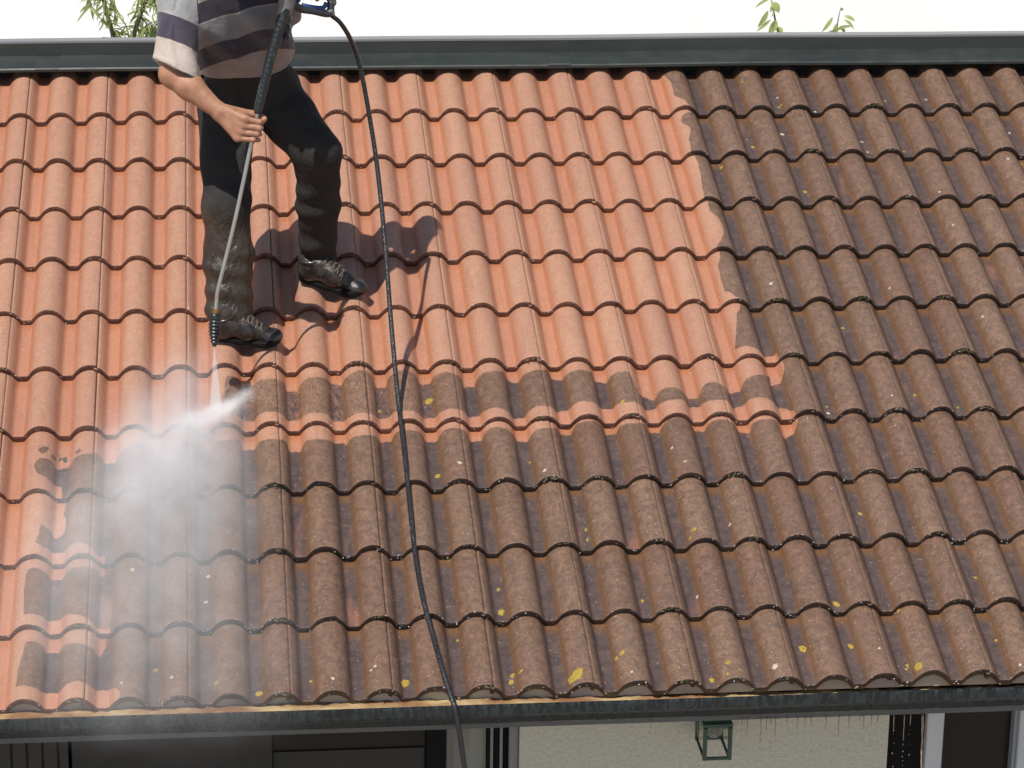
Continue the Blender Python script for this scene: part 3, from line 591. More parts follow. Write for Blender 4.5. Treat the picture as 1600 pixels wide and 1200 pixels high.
# ---- wall lantern
lant = empty('wall_lantern', (wx(1118), WY - .01, 2.15)); tag(lant, 'small green square wall lantern with a clear bulb cover under the gutter', 'lantern')
LG = NT('green_lantern_metal', rough=.5); LG.set('color', LG.mix(LG.noise(LG.obj(), 60, 3), (.020, .050, .032), (.050, .085, .060)))
yf, yb_ = WY - .17, WY - .03
def lp(px, py, Yp): return at(px, py, Yp)
fx0, fx1 = lp(1100, 1150, yf)[0], lp(1143, 1150, yf)[0]; zl0 = lp(1122, 1187, yf)[2]; zl1 = lp(1122, 1137, yf)[2]
bw = .006
def bar(mb, a, c, t=.006):
    a = np.array(a); c = np.array(c); lo_ = np.minimum(a, c) - t; hi_ = np.maximum(a, c) + t; mb.box(tuple(lo_), tuple(hi_), .0015)
m1 = MB()
for x in (fx0 + .004, fx1 - .004):
    for y in (yf, yb_): m1.box((x - bw, y - bw, zl0), (x + bw, y + bw, zl1), .001)
for y in (yf, yb_): m1.box((fx0 + .011, y - .004, zl0 + .0), (fx1 - .011, y + .004, zl0 + .009)); 
for x in (fx0 + .004, fx1 - .004): m1.box((x - .004, yf + .007, zl0 + .001), (x + .004, yb_ - .007, zl0 + .0085))
m1.build('frame', LG.m, lant)
m2 = MB(); cx_, cy_ = (fx0 + fx1) / 2, (yf + yb_) / 2; hw = (fx1 - fx0) / 2 + .003; hd = (yb_ - yf) / 2 + .004
m2.box((cx_ - hw, cy_ - hd, zl1 + .0005), (cx_ + hw, cy_ + hd, zl1 + .014), .002)
m2.add([(cx_ - hw * .9, cy_ - hd * .9, zl1 + .0145), (cx_ + hw * .9, cy_ - hd * .9, zl1 + .0145), (cx_ + hw * .9, cy_ + hd * .9, zl1 + .0145), (cx_ - hw * .9, cy_ + hd * .9, zl1 + .0145), (cx_ - .015, cy_ - .015, zl1 + .06), (cx_ + .015, cy_ - .015, zl1 + .06), (cx_ + .015, cy_ + .015, zl1 + .06), (cx_ - .015, cy_ + .015, zl1 + .06)],
       [[0, 3, 2, 1], [4, 5, 6, 7], [0, 1, 5, 4], [1, 2, 6, 5], [2, 3, 7, 6], [3, 0, 4, 7]])
m2.build('lantern_roof', LG.m, lant)
m3 = MB(); m3.tube([(cx_, cy_, zl1), (cx_, cy_, zl1 - .012)], .022, 20); m3.build('lamp_holder', LG.m, lant)
m4 = MB(); zc = zl1 - .0125; m4.tube([(cx_, cy_, zc), (cx_, cy_, zc - .012), (cx_, cy_, zc - .028), (cx_, cy_, zc - .042), (cx_, cy_, zc - .050), (cx_, cy_, zc - .053)], [.016, .026, .029, .024, .014, .004], 20)
m4.build('bulb_cover', NT('bulb_glass', color=(.75, .66, .55), rough=.12, trans=.75).m, lant, True)
m5 = MB(); m5.box((cx_ - .03, yb_ + .0075, zl1 - .08), (cx_ + .03, WY - .0005, zl1 + .03), .002); m5.build('wall_bracket', LG.m, lant)
GLs = NT('lantern_glass', color=(.9, .92, .9), rough=.03, trans=1.0, ior=1.45)
for x in (fx0 + .004, fx1 - .004):
    m6 = MB(); m6.box((x - .001, yf + .0065, zl0 + .01), (x + .001, yb_ - .0065, zl1 - .001)); m6.build('glass_pane', GLs.m, lant)
# ------------------------------------------------------------------ ground and the white house behind
GR = NT('pale_paving', rough=.85); gro = GR.obj(); GR.set('color', GR.mix(GR.noise(gro, 2, 4), (.30, .28, .25), (.38, .36, .32)))
g = mesh_obj('ground', [(-60, -60, 0), (60, -60, 0), (60, 90, 0), (-60, 90, 0)], [[0, 1, 2, 3]], GR.m, None, False); tag(g, kind='structure')
WW = NT('white_painted_wall', rough=.8); wo_ = WW.obj()
WW.set('color', WW.mix(WW.noise(wo_, 1.5, 4), (.86, .86, .85), (.90, .90, .89))); WW.set('normal', WW.bump(WW.noise(wo_, 60, 3), .002, .4))
b = MB(); b.box((-12, 0, 0), (12, .25, 6.4)); nb_ = b.build('white_wall', WW.m, None, loc=(0, 0, 0)); nb_.location = (2.2, 5.2, 0); nb_.rotation_euler = (0, 0, math.radians(-22)); tag(nb_, 'tall white painted wall standing behind the ridge of the tiled roof', 'wall')
# ------------------------------------------------------------------ smooth solids for the figure: distance fields meshed with surface nets
def _cone(P, a, b, ra, rb):
    ba = b - a; L2 = ba @ ba + 1e-12; t = np.clip(((P - a) @ ba) / L2, 0, 1)
    q = P - a - t[..., None] * ba
    return np.sqrt((q * q).sum(-1)) - (ra + (rb - ra) * t)
def _ell(P, c, r, Rm):
    q = (P - c) @ Rm
    k0 = np.sqrt(((q / r) ** 2).sum(-1)); k1 = np.sqrt(((q / (r * r)) ** 2).sum(-1)) + 1e-9
    return k0 * (k0 - 1) / k1
class Solid:
    def __init__(s): s.items = []; s.post = None
    def cone(s, a, b, ra, rb, k=.02): s.items.append((0, np.asarray(a, float), np.asarray(b, float), ra, rb, k)); return s
    def chain(s, pts, rad, k=.02):
        for i in range(len(pts) - 1): s.cone(pts[i], pts[i + 1], rad[i], rad[i + 1], k)
        return s
    def ell(s, c, r, k=.02, R=None):
        s.items.append((1, np.asarray(c, float), np.asarray(r, float), np.eye(3) if R is None else np.asarray(R, float), 0, k)); return s
    def one(s, it, P): return _cone(P, *it[1:5]) if it[0] == 0 else _ell(P, it[1], it[2], it[3])
    def ev(s, P, items=None):
        d = None
        for it in (s.items if items is None else items):
            e = s.one(it, P)
            if d is None: d = e; continue
            k = it[5]; h = np.clip(.5 + .5 * (d - e) / k, 0, 1); d = d * (1 - h) + e * h - k * h * (1 - h)
        return s.post(d, P) if s.post else d
    def mesh(s, vox, margin=.03):
        lo = np.full(3, 1e9); hi = -lo
        for it in s.items:
            if it[0] == 0:
                for p, r in ((it[1], it[3]), (it[2], it[4])): lo = np.minimum(lo, p - r); hi = np.maximum(hi, p + r)
            else: m_ = max(it[2]); lo = np.minimum(lo, it[1] - m_); hi = np.maximum(hi, it[1] + m_)
        lo -= margin; hi += margin; B = 12
        nb = np.ceil((hi - lo) / (vox * B)).astype(int); N = nb * B + 2
        half = vox * B * .5 * math.sqrt(3)
        g = np.stack(np.meshgrid(*[np.arange(n) for n in nb], indexing='ij'), -1).reshape(-1, 3)
        cen = lo + (g + .5) * B * vox
        D = np.stack([s.one(it, cen) for it in s.items], 1); mn = D.min(1)
        act = mn < half + margin
        ids = lambda c: (c[..., 0] * N[1] + c[..., 1]) * N[2] + c[..., 2]
        r1 = np.arange(B + 1); loc = np.stack(np.meshgrid(r1, r1, r1, indexing='ij'), -1)
        VK, VP, Q = [], [], []
        for gi in np.nonzero(act)[0]:
            items = [it for it, dd in zip(s.items, D[gi]) if dd < mn[gi] + 2 * half + it[5] + .01]
            base = g[gi] * B; P = lo + (base + loc) * vox
            d = s.ev(P.reshape(-1, 3), items).reshape(loc.shape[:3])
            if d.min() > 0 or d.max() < 0: continue
            ins = d < 0
            # cells
            c8 = [(slice(a, a + B), slice(b_, b_ + B), slice(c_, c_ + B)) for a in (0, 1) for b_ in (0, 1) for c_ in (0, 1)]
            cnt = sum(ins[q].astype(np.int8) for q in c8); cells = np.argwhere((cnt > 0) & (cnt < 8))
            if len(cells) == 0: continue
            acc = np.zeros((len(cells), 3)); num = np.zeros(len(cells))
            offs = [(a, b_, c_) for a in (0, 1) for b_ in (0, 1) for c_ in (0, 1)]
            val = {o: d[cells[:, 0] + o[0], cells[:, 1] + o[1], cells[:, 2] + o[2]] for o in offs}
            for o in offs:
                for ax in range(3):
                    if o[ax]: continue
                    o2 = list(o); o2[ax] = 1; o2 = tuple(o2); v0, v1 = val[o], val[o2]
                    x = (v0 < 0) != (v1 < 0); t = np.where(x, v0 / np.where(x, v0 - v1, 1), 0)
                    p = np.tile(np.array(o, float), (len(cells), 1)); p[:, ax] += t
                    acc += p * x[:, None]; num += x
            VK.append(ids(base + cells)); VP.append(lo + (base + cells + acc / num[:, None]) * vox)
            # faces: edges starting at nodes 0..B-1
            for ax in range(3):
                sl0 = [slice(0, B)] * 3; sl1 = [slice(0, B)] * 3; sl1[ax] = slice(1, B + 1)
                a_, b2 = ins[tuple(sl0)], ins[tuple(sl1)]
                for flip, mk in ((False, a_ & ~b2), (True, ~a_ & b2)):
                    e = np.argwhere(mk)
                    if len(e) == 0: continue
                    e = e + base; u_, v_ = [q for q in range(3) if q != ax]
                    du = np.zeros(3, int); du[u_] = 1; dv = np.zeros(3, int); dv[v_] = 1
                    q = np.stack([ids(e - du - dv), ids(e - dv), ids(e), ids(e - du)], 1)
                    if flip ^ (ax == 1): q = q[:, ::-1]
                    Q.append(q)
        VK = np.concatenate(VK); VP = np.concatenate(VP); Q = np.concatenate(Q)
        o = np.argsort(VK); VK = VK[o]; VP = VP[o]
        pos = np.searchsorted(VK, Q); pos = np.clip(pos, 0, len(VK) - 1); ok = (VK[pos] == Q).all(1)
        return VP, pos[ok]
def wob(P, f, seed, n=4):
    """cheap smooth noise in [-1, 1]"""
    rs = np.random.default_rng(seed); out = 0
    for i in range(n):
        k = rs.normal(0, 1, 3); k *= f * (.7 + .6 * rs.random()) / np.linalg.norm(k); out = out + np.sin(P @ k + rs.random() * 6.28)
    return out / n
def smooth_max(a, b, k): h = np.clip(.5 - .5 * (a - b) / k, 0, 1); return a * (1 - h) + b * h + k * h * (1 - h)
# ------------------------------------------------------------------ the roof cleaner
RGT = CAM_ROT[:, 0]; UPV = CAM_ROT[:, 1]; TOC = CAM_ROT[:, 2]      # photograph's right, up and towards-viewer directions
J = dict(hipA=at(355, 158, -1.14), kneeA=at(354, 322, -1.36), ankA=at(360, 488, -1.385),
         hipB=at(427, 150, -1.10), kneeB=at(497, 240, -1.26), ankB=at(497, 402, -1.085),
         shA=at(280, -10, -1.42), elA=at(270, 116, -1.52), wrA=at(342, 174, -1.60),
         shB=at(448, -48, -1.34), elB=at(532, -38, -1.20), wrB=at(506, -30, -1.415),
         neck=at(364, -52, -1.46), pel=at(390, 135, -1.11), chest=at(362, -5, -1.36), belly=at(378, 70, -1.20), head=at(372, -112, -1.60))
# lance axis
L0 = at(335, 541, -1.69); LB = at(338.5, 462, -1.672); LH = at(393, 222, -1.625); LS = at(402, 178, -1.615); LT = at(446, 14, -1.52)
LAX = (LS - LH) / np.linalg.norm(LS - LH)
feet = {}
for nm, (hx, hy), (tx, ty) in (('A', (331, 524), (440, 536)), ('B', (468, 432), (572, 462))):
    d0 = None
    # heel and toe on the plane that touches the crests of the rolls
    def onpl(px, py, h=.014):
        d = ray(px, py); n = np.array([0, -SP, CP]); p0 = r2w(0, 0, h); t = ((p0 - CAM_LOC) @ n) / (d @ n); return CAM_LOC + d * t
    h_, t_ = onpl(hx, hy), onpl(tx, ty); fw = (t_ - h_); ln = np.linalg.norm(fw); fw /= ln; n = np.array([0, -SP, CP]); sd_ = np.cross(n, fw)
    feet[nm] = (h_, fw, sd_, n, ln)
def footp(nm, l, w_, h): o, f, s_, n, ln = feet[nm]; return o + f * l + s_ * w_ + n * h
person = empty('person', footp('A', .1, 0, 0)); tag(person, 'man in striped polo shirt and wet dark trousers, bending over a washing lance', 'person')
# ---- skin
b = Solid()
b.chain([J['pel'], J['belly'], J['chest']], [.105, .10, .115], .05)
for sg, s_ in (('A', J['shA']), ('B', J['shB'])): b.cone(J['chest'] + (s_ - J['chest']) * .35, s_, .10, .055, .05)
b.cone(J['chest'] + (J['neck'] - J['chest']) * .6, J['neck'], .09, .058, .04)
b.cone(J['neck'], J['head'] - np.array([0, -.01, .03]), .056, .055, .03)
for q in 'AB':
    b.chain([J['hip' + q], J['knee' + q], J['ank' + q]], [.075, .050, .036], .04)
    b.cone(J['ank' + q], footp(q, .17, 0, .035), .034, .024, .02)
# head: looking down at the work
hd = J['head']; look = L0 + np.array([.05, 0, 0]) - hd; look /= np.linalg.norm(look)
fz = -look; zx = np.cross(np.array([0, 0, 1.0]), fz); zx /= np.linalg.norm(zx); zy = np.cross(fz, zx)
tilt = math.radians(38); fwd_ = -(fz * math.cos(tilt) - zy * math.sin(tilt)); upv = np.cross(zx, -fwd_) * -1
upv = upv / np.linalg.norm(upv); 
if upv[2] < 0: upv = -upv
sidev = np.cross(fwd_, upv)
HR = np.stack([sidev, fwd_, upv], 1)
def hp(x, y, z): return hd + HR @ np.array([x, y, z])
b.ell(hp(0, -.012, .03), (.076, .096, .088), .02, HR)
b.ell(hp(0, .030, -.035), (.062, .060, .075), .03, HR)
b.cone(hp(0, .055, -.098), hp(0, .045, -.088), .024, .03, .02)
b.cone(hp(0, .088, .008), hp(0, .108, -.030), .008, .013, .008)
b.cone(hp(-.012, .092, -.035), hp(.012, .092, -.035), .008, .008, .006)
for s_ in (-1, 1):
    b.cone(hp(s_ * .020, .084, .022), hp(s_ * .045, .074, .022), .009, .008, .012)     # brow
    b.ell(hp(s_ * .030, .073, .003), (.013, .012, .010), .004, HR)                      # eyeball and lids
    b.cone(hp(s_ * .045, .055, -.03), hp(s_ * .05, .04, -.025), .02, .02, .02)          # cheek
    b.chain([hp(s_ * .078, -.008, .018), hp(s_ * .088, -.022, .012), hp(s_ * .084, -.016, -.020), hp(s_ * .076, -.004, -.026)], [.007, .008, .007, .006], .006)
b.chain([hp(-.022, .083, -.066), hp(0, .091, -.062), hp(.022, .083, -.066)], [.005, .007, .005], .006)
b.chain([hp(-.018, .082, -.076), hp(0, .089, -.078), hp(.018, .082, -.076)], [.005, .008, .005], .005)
# arms
b.chain([J['shA'], J['elA'] ], [.052, .043], .03)
mA = J['elA'] * .62 + J['wrA'] * .38 + UPV * .004
b.chain([J['elA'], mA, J['wrA']], [.043, .043, .0265], .02)
b.chain([J['shB'], J['elB']], [.052, .043], .03)
mB = J['elB'] * .62 + J['wrB'] * .38
b.chain([J['elB'], mB, J['wrB']], [.042, .042, .0265], .02)
def hand(wr, axis_o, axis_u, out, front, pitch=.0205, palm_side=-1, tube=.0075, spread=1.0):
    """axis_o a point on the held bar at the index finger, axis_u down the bar, out = across the bar to the far side, front = towards the knuckles"""
    o_, u_, r_, c_ = axis_o, axis_u, out, front
    ln = [.046, .050, .046, .038]; rr = [.0098, .0100, .0095, .0084]
    mcps = []
    for i in range(4):
        q = o_ + u_ * pitch * i * spread
        mcp = q - r_ * (.034 + .004 * i) + c_ * (tube + .013 - .002 * i) + u_ * .002 * i
        pip = q + r_ * (ln[i] - .036 + .004) + c_ * (tube + .010)
        dip = q + r_ * (tube + .013) - c_ * .008
        tip = q + r_ * .001 - c_ * (tube + .011) + u_ * .001
        mcps.append(mcp)
        b.cone(mcp, pip, rr[i] * 1.06, rr[i] * .98, .0045)
        b.cone(pip, dip, rr[i] * .98, rr[i] * .88, .003)
        b.cone(dip, tip, rr[i] * .88, rr[i] * .78, .003)
    for i, m_ in enumerate(mcps):
        w0 = wr + u_ * (i - 1.5) * .010
        b.cone(w0, m_, .0155, .0128 - .0008 * i, .012)
        b.cone(wr + (m_ - wr) * .55 - c_ * .010, m_ - c_ * .010 - r_ * .004, .014, .011, .012)
    # thumb leaves the side of the palm and closes round the bar from the other side
    t0 = wr * .72 + mcps[0] * .28 - u_ * .014 - c_ * .004; t1 = o_ - r_ * .018 - c_ * (tube + .012) - u_ * .016; t2 = o_ + r_ * .012 - c_ * (tube + .013) - u_ * .012; t3 = o_ + r_ * .026 - c_ * (tube + .002) - u_ * .010
    b.chain([t0, t1, t2, t3], [.0150, .0115, .0105, .0090], .006)
cu = -LAX; cr = RGT - LAX * (RGT @ LAX); cr /= np.linalg.norm(cr); cf = np.cross(cr, LAX); cf = cf if cf @ TOC > 0 else -cf
hO = LS + cu * .022 + cr * 0
hand(J['wrA'], hO, cu, cr, cf)
# second hand round the pistol grip
GA = at(470, -24, -1.455); GBp = at(516, -8, -1.425)
ga = (GBp - GA) / np.linalg.norm(GBp - GA); go_ = -UPV + ga * (UPV @ ga); go_ /= np.linalg.norm(go_); gf = np.cross(ga, go_); gf = gf if gf @ TOC > 0 else -gf
hand(at(500, -58, -1.40), GA + ga * .012, ga, go_, gf, tube=.014, pitch=.0195)
fold_seed = 5
V, F = b.mesh(.0042)
SK = NT('sunned_skin', rough=.55, sss=.08); sko = SK.obj()
SK.t.nodes['Principled BSDF'].inputs['Subsurface Radius'].default_value = (.02, .008, .004)
SK.set('color', SK.mix(SK.rng(SK.noise(sko, 28, 4, .6), .35, .7), (.41, .205, .122), (.29, .130, .078)))
SK.set('normal', SK.bump(SK.noise(sko, 160, 3, .6), .0012, .8))
body = mesh_obj('body', V, F, SK.m, person, True, loc=J['belly'])
# ---- hair and eyes (above the picture's edge but there from any other place)
h = Solid(); h.ell(hp(0, -.022, .042), (.083, .100, .086), .02, HR); h.ell(hp(0, -.06, -.01), (.070, .060, .06), .02, HR)
fc = hp(0, .075, -.03)
def hpost(d, P):
    q = (P - hd) @ HR; d = d - .003 * wob(P, 260, 3)
    return np.maximum(d, (q[:, 1] * .8 - q[:, 2] * .9 - .005))
h.post = hpost
V, F = h.mesh(.005); HM = NT('short_dark_hair', rough=.7); HM.set('color', HM.mix(HM.noise(HM.obj((1, 1, .2)), 300, 2), (.02, .014, .010), (.06, .04, .03)))
mesh_obj('hair', V, F, HM.m, person, True, loc=hd)
EW = NT('eye', rough=.1); 
eb = MB()
for s_ in (-1, 1):
    c = hp(s_ * .030, .078, .003); V, F = tube([c - fwd_ * .009, c - fwd_ * .006, c, c + fwd_ * .005, c + fwd_ * .0078], [.003, .007, .0095, .0075, .002], 12)
    o = mesh_obj('eye', V, F, NT('eye_white', color=(.7, .68, .64), rough=.15).m if s_ < 0 else bpy.data.materials['eye_white'], person, True, loc=c)
# ---- trousers
t = Solid()
t.ell((J['hipA'] + J['hipB']) / 2 + np.array([0, .02, .055]), (.158, .128, .12), .05)
t.cone(J['pel'] + (J['belly'] - J['pel']) * .2, J['pel'] + (J['belly'] - J['pel']) * .75, .125, .118, .04)
a_, k_, n_ = J['hipA'], J['kneeA'], J['ankA']
t.chain([a_ + np.array([0, 0, -.01]), k_ + np.array([0, .012, 0]), (k_ + n_) / 2 + np.array([0, .02, 0]), n_ + np.array([-.005, .012, .005])], [.100, .079, .078, .082], .035)
a_, k2, n2 = J['hipB'], J['kneeB'], J['ankB']
t.chain([a_ + np.array([0, 0, -.01]), k2 + np.array([.0, .012, 0]), (k2 + n2) / 2 + np.array([0, .018, 0]), n2 + np.array([0, .015, -.01])], [.104, .078, .070, .064], .035)
def leg_folds(P, k_, n_, seed, amp):
    ax = (n_ - k_); L = np.linalg.norm(ax); ax /= L; s_ = (P - k_) @ ax; r_ = P - k_ - s_[:, None] * ax
    ph = wob(P, 14, seed, 3) * 3.0; th = np.arctan2(r_[:, 1], r_[:, 0])
    f_ = np.sin(s_ * 75 + 1.6 * np.sin(th + seed) + ph) * (.5 + .5 * wob(P, 22, seed + 1, 3))
    near = np.clip(1 - (np.sqrt((r_ ** 2).sum(1)) - .04) / .12, 0, 1)
    wgt = (np.exp(-((s_ - L * .42) / (L * .30)) ** 2) * .6 + np.exp(-((s_ - L * .95) / (L * .16)) ** 2)) * near
    return amp * f_ * wgt
hemA = J['ankA'] + np.array([0, 0, -.040]); hemB = J['ankB'] + np.array([0, 0, -.028])
axA = (J['ankA'] - J['kneeA']) / np.linalg.norm(J['ankA'] - J['kneeA']); axB = (J['ankB'] - J['kneeB']) / np.linalg.norm(J['ankB'] - J['kneeB'])
axA = axA + np.array([-.25, -.1, 0]); axA /= np.linalg.norm(axA)
def tpost(d, P):
    d = d + leg_folds(P, J['kneeA'], J['ankA'], 4, .011) + leg_folds(P, J['kneeB'], J['ankB'], 9, .011)
    d = d + .006 * wob(P, 30, 21, 4) + .0025 * wob(P, 90, 22, 3)
    # creases running from the crotch
    c = (J['hipA'] + J['hipB']) / 2 + np.array([0, -.1, -.06]); q = P - c; rr_ = np.sqrt((q ** 2).sum(1)); an = np.arctan2(q[:, 2], q[:, 0])
    d = d + .005 * np.sin(an * 11 + 4 * rr_) * np.exp(-(rr_ / .13) ** 2)
    # open hems: cut below the ankles, hollow inside
    inner = np.minimum(_cone(P, J['ankA'] + np.array([-.005, .012, .02]), J['ankA'] + np.array([-.005, .012, -.10]), .045, .074), _cone(P, J['ankB'] + np.array([0, .015, .02]), J['ankB'] + np.array([0, .015, -.1]), .035, .056))
    cutA = (P - hemA) @ axA + .006 * np.sin(P[:, 0] * 60); cutB = (P - hemB) @ axB + .005 * np.sin(P[:, 0] * 70)
    nA = np.sqrt(((P - J['ankA']) ** 2).sum(1)) < .16; nB = np.sqrt(((P - J['ankB']) ** 2).sum(1)) < .15
    d = np.where(nA & (np.abs(P[:, 0] - J['ankB'][0]) > .1), np.maximum(np.maximum(d, cutA), -inner), d)
    d = np.where(nB & (np.abs(P[:, 0] - J['ankA'][0]) > .1), np.maximum(np.maximum(d, cutB), -inner), d)
    return d
t.post = tpost
V, F = t.mesh(.0055)
zw = np.array([v[2] for v in V]); 
wet_lit = np.clip((J['kneeA'][2] + .02 + (V[:, 0] - J['kneeA'][0]) * -.6 - V[:, 2]) / .09, 0, 1) * (V[:, 0] < (J['ankA'][0] + .13))  # wet shin; also paints the body's shadow edge, paler where sunlit
TR = NT('wet_dark_cloth'); tro = TR.obj(); wt = TR.attr('wet')
n1 = TR.noise(TR.obj((1, 1, .6)), 16, 4, .6)
TR.set('color', TR.mix(wt, TR.mix(n1, (.020, .018, .017), (.040, .035, .032)), TR.mix(TR.rng(n1, .35, .65), (.026, .020, .016), (.060, .046, .036))))
TR.set('rough', TR.rng(wt, 0, 1, .85, .34)); TR.set('spec', TR.rng(wt, 0, 1, .2, .55))
wr_ = TR.noise(TR.obj((1, 1, .55)), 19, 4, .6, 1.8)
TR.set('normal', TR.bump(TR.noise(tro, 600, 2), .0006, .6, TR.bump(wr_, .020, TR.rng(wt, 0, 1, .5, .9))))
mesh_obj('trousers', V, F, TR.m, person, True, dict(wet=wet_lit), loc=J['pel'])
# ---- shirt
s = Solid()
cL = at(338, 12, -1.36); cR = at(412, 0, -1.34); wL = at(350, 84, -1.215); wR = at(408, 78, -1.195); wM = at(380, 88, -1.235)
s.chain([cL, wL], [.118, .112], .05); s.chain([cR, wR], [.118, .108], .05); s.cone(at(372, 5, -1.37), wM, .12, .10, .05)
for q, shp in (('A', J['shA']), ('B', J['shB'])): s.cone(J['chest'] + (shp - J['chest']) * .3 + np.array([0, 0, .02]), shp, .13, .075, .05)
s.cone(J['chest'] + np.array([0, 0, .03]), J['neck'] - np.array([0, -.01, .02]), .12, .072, .05)
slA = J['shA'] + (J['elA'] - J['shA']) * .97 + RGT * .006
slB = J['shB'] + (J['elB'] - J['shB']) * .72
s.chain([J['shA'], slA, slA + (slA - J['shA']) * .2], [.070, .070, .076], .03); s.chain([J['shB'], slB, slB + (slB - J['shB']) * .2], [.070, .068, .07], .03)
uA = (J['elA'] - J['shA']); uA /= np.linalg.norm(uA); uB = (J['elB'] - J['shB']); uB /= np.linalg.norm(uB)
hemz = at(378, 108, -1.30)[2]
def spost(d, P):
    d = d + .004 * wob(P, 30, 31, 4)
    # hanging folds on the body and the sleeve
    body_w = np.clip((P[:, 0] - (slA[0] + .085)) / .02, 0, 1)
    g_ = (P[:, 0] - cL[0]) * 1.0 + (P[:, 2] - hemz) * .75
    d = d + body_w * .013 * np.sin(g_ * 44 + 2.2 * wob(P, 9, 41, 3)) * np.clip((P[:, 2] - hemz) / .08, .25, 1)
    th = np.arctan2(P[:, 1] - slA[1], P[:, 0] - slA[0]); d = d + (1 - body_w) * .0035 * np.sin(th * 5 + 1.0 + (P[:, 2] - slA[2]) * 10)
    # cuts: lower hem, sleeve ends, collar
    hem = (hemz + .016 * np.cos((P[:, 0] - wM[0]) * 11) - .016) - P[:, 2] + .30 * (P[:, 1] - wM[1])
    d = np.where(body_w > .01, np.maximum(d, hem), d)
    nearA = (P[:, 0] < slA[0] + .088) & (P[:, 1] < J['shA'][1] + .15)
    d = np.where(nearA, np.maximum(d, (P - slA) @ uA - .50 * (P[:, 0] - slA[0])), d)
    nearB = (P - J['shB']) @ uB > .06
    d = np.where(nearB, np.maximum(d, (P - slB) @ uB), d)
    inner = np.minimum(_cone(P, slA - uA * .10, slA + uA * .1, .052, .060), _cone(P, slB - uB * .10, slB + uB * .1, .052, .060))
    bod = np.minimum(_cone(P, wL + (wL - cL) * .6, wL - (wL - cL) * .2, .100, .095), _cone(P, wR + (wR - cR) * .6, wR - (wR - cR) * .2, .098, .092))
    return np.maximum(np.maximum(d, -inner), np.where(body_w > .5, -bod, d))
s.post = spost
V, F = s.mesh(.0052)
tA = ((slA - V) @ uA + .30 * (V[:, 0] - slA[0])) / .090                       # sleeve bands counted from the hem
tT = ((V[:, 2] - hemz + .010) - .42 * np.clip(V[:, 0] - wM[0] + .02, 0, 1) - .05 * np.cos((V[:, 0] - wM[0]) * 9) + .05 + .25 * (V[:, 1] - wM[1])) / .072 + .62
tT = np.maximum(tT, .05)
isA = V[:, 0] < slA[0] + .078
band = np.where(isA, tA + .0, tT)
band = band + 10
torso_shade = np.where(isA, 0, np.clip((V[:, 0] - slA[0] - .06) / .05, 0, 1))  # mask for body shade painted into the shirt front's colour
SH = NT('striped_jersey', rough=.85); SH.set('sheen', .2); sho = SH.obj()
bd = SH.math('SUBTRACT', SH.attr('band'), 10.0); bd = SH.math('ADD', bd, SH.math('MULTIPLY', SH.math('SUBTRACT', SH.noise(sho, 12, 2), .5), .06))
per = SH.math('MODULO', SH.math('ADD', bd, 8.0), 4.0)     # beige, purple, grey, purple, ...
rp = SH.node('ShaderNodeValToRGB'); SH.inp(rp, 0, SH.math('DIVIDE', per, 4.0)); rp.color_ramp.interpolation = 'CONSTANT'
cr_ = rp.color_ramp
cols = [(0, (.47, .39, .34)), (.25, (.050, .040, .062)), (.48, (.31, .31, .31)), (.745, (.50, .42, .40)), (.765, (.050, .040, .062))]
cr_.elements[0].position = 0; cr_.elements[0].color = cols[0][1] + (1,); cr_.elements[1].position = .25; cr_.elements[1].color = cols[1][1] + (1,)
for p_, c_ in cols[2:]: e_ = cr_.elements.new(p_); e_.color = c_ + (1,)
stitch = SH.math('MULTIPLY', SH.rng(bd, .24, .255), SH.rng(bd, .285, .27))
shc = SH.mix(SH.math('MULTIPLY', stitch, .5), rp.outputs[0], (.62, .52, .44))
shc = SH.mix(SH.math('MULTIPLY', SH.attr('torso_shade'), SH.rng(SH.noise(sho, 9, 3), .3, .55, .75, 1.0)), shc, SH.mix(1, shc, (.46, .44, .46), 'MULTIPLY'))  # darkens the shirt front's colour as if in shade
SH.set('color', SH.mix(SH.math('MULTIPLY', SH.noise(sho, 40, 3), .25), shc, SH.mix(1, shc, (.7, .68, .68), 'MULTIPLY')))
SH.set('normal', SH.bump(SH.noise(sho, 700, 2), .0005, .6, SH.bump(SH.noise(sho, 18, 3, .6, .8), .012, .45)))
mesh_obj('polo_shirt', V, F, SH.m, person, True, dict(band=band, torso_shade=torso_shade), loc=J['chest'])
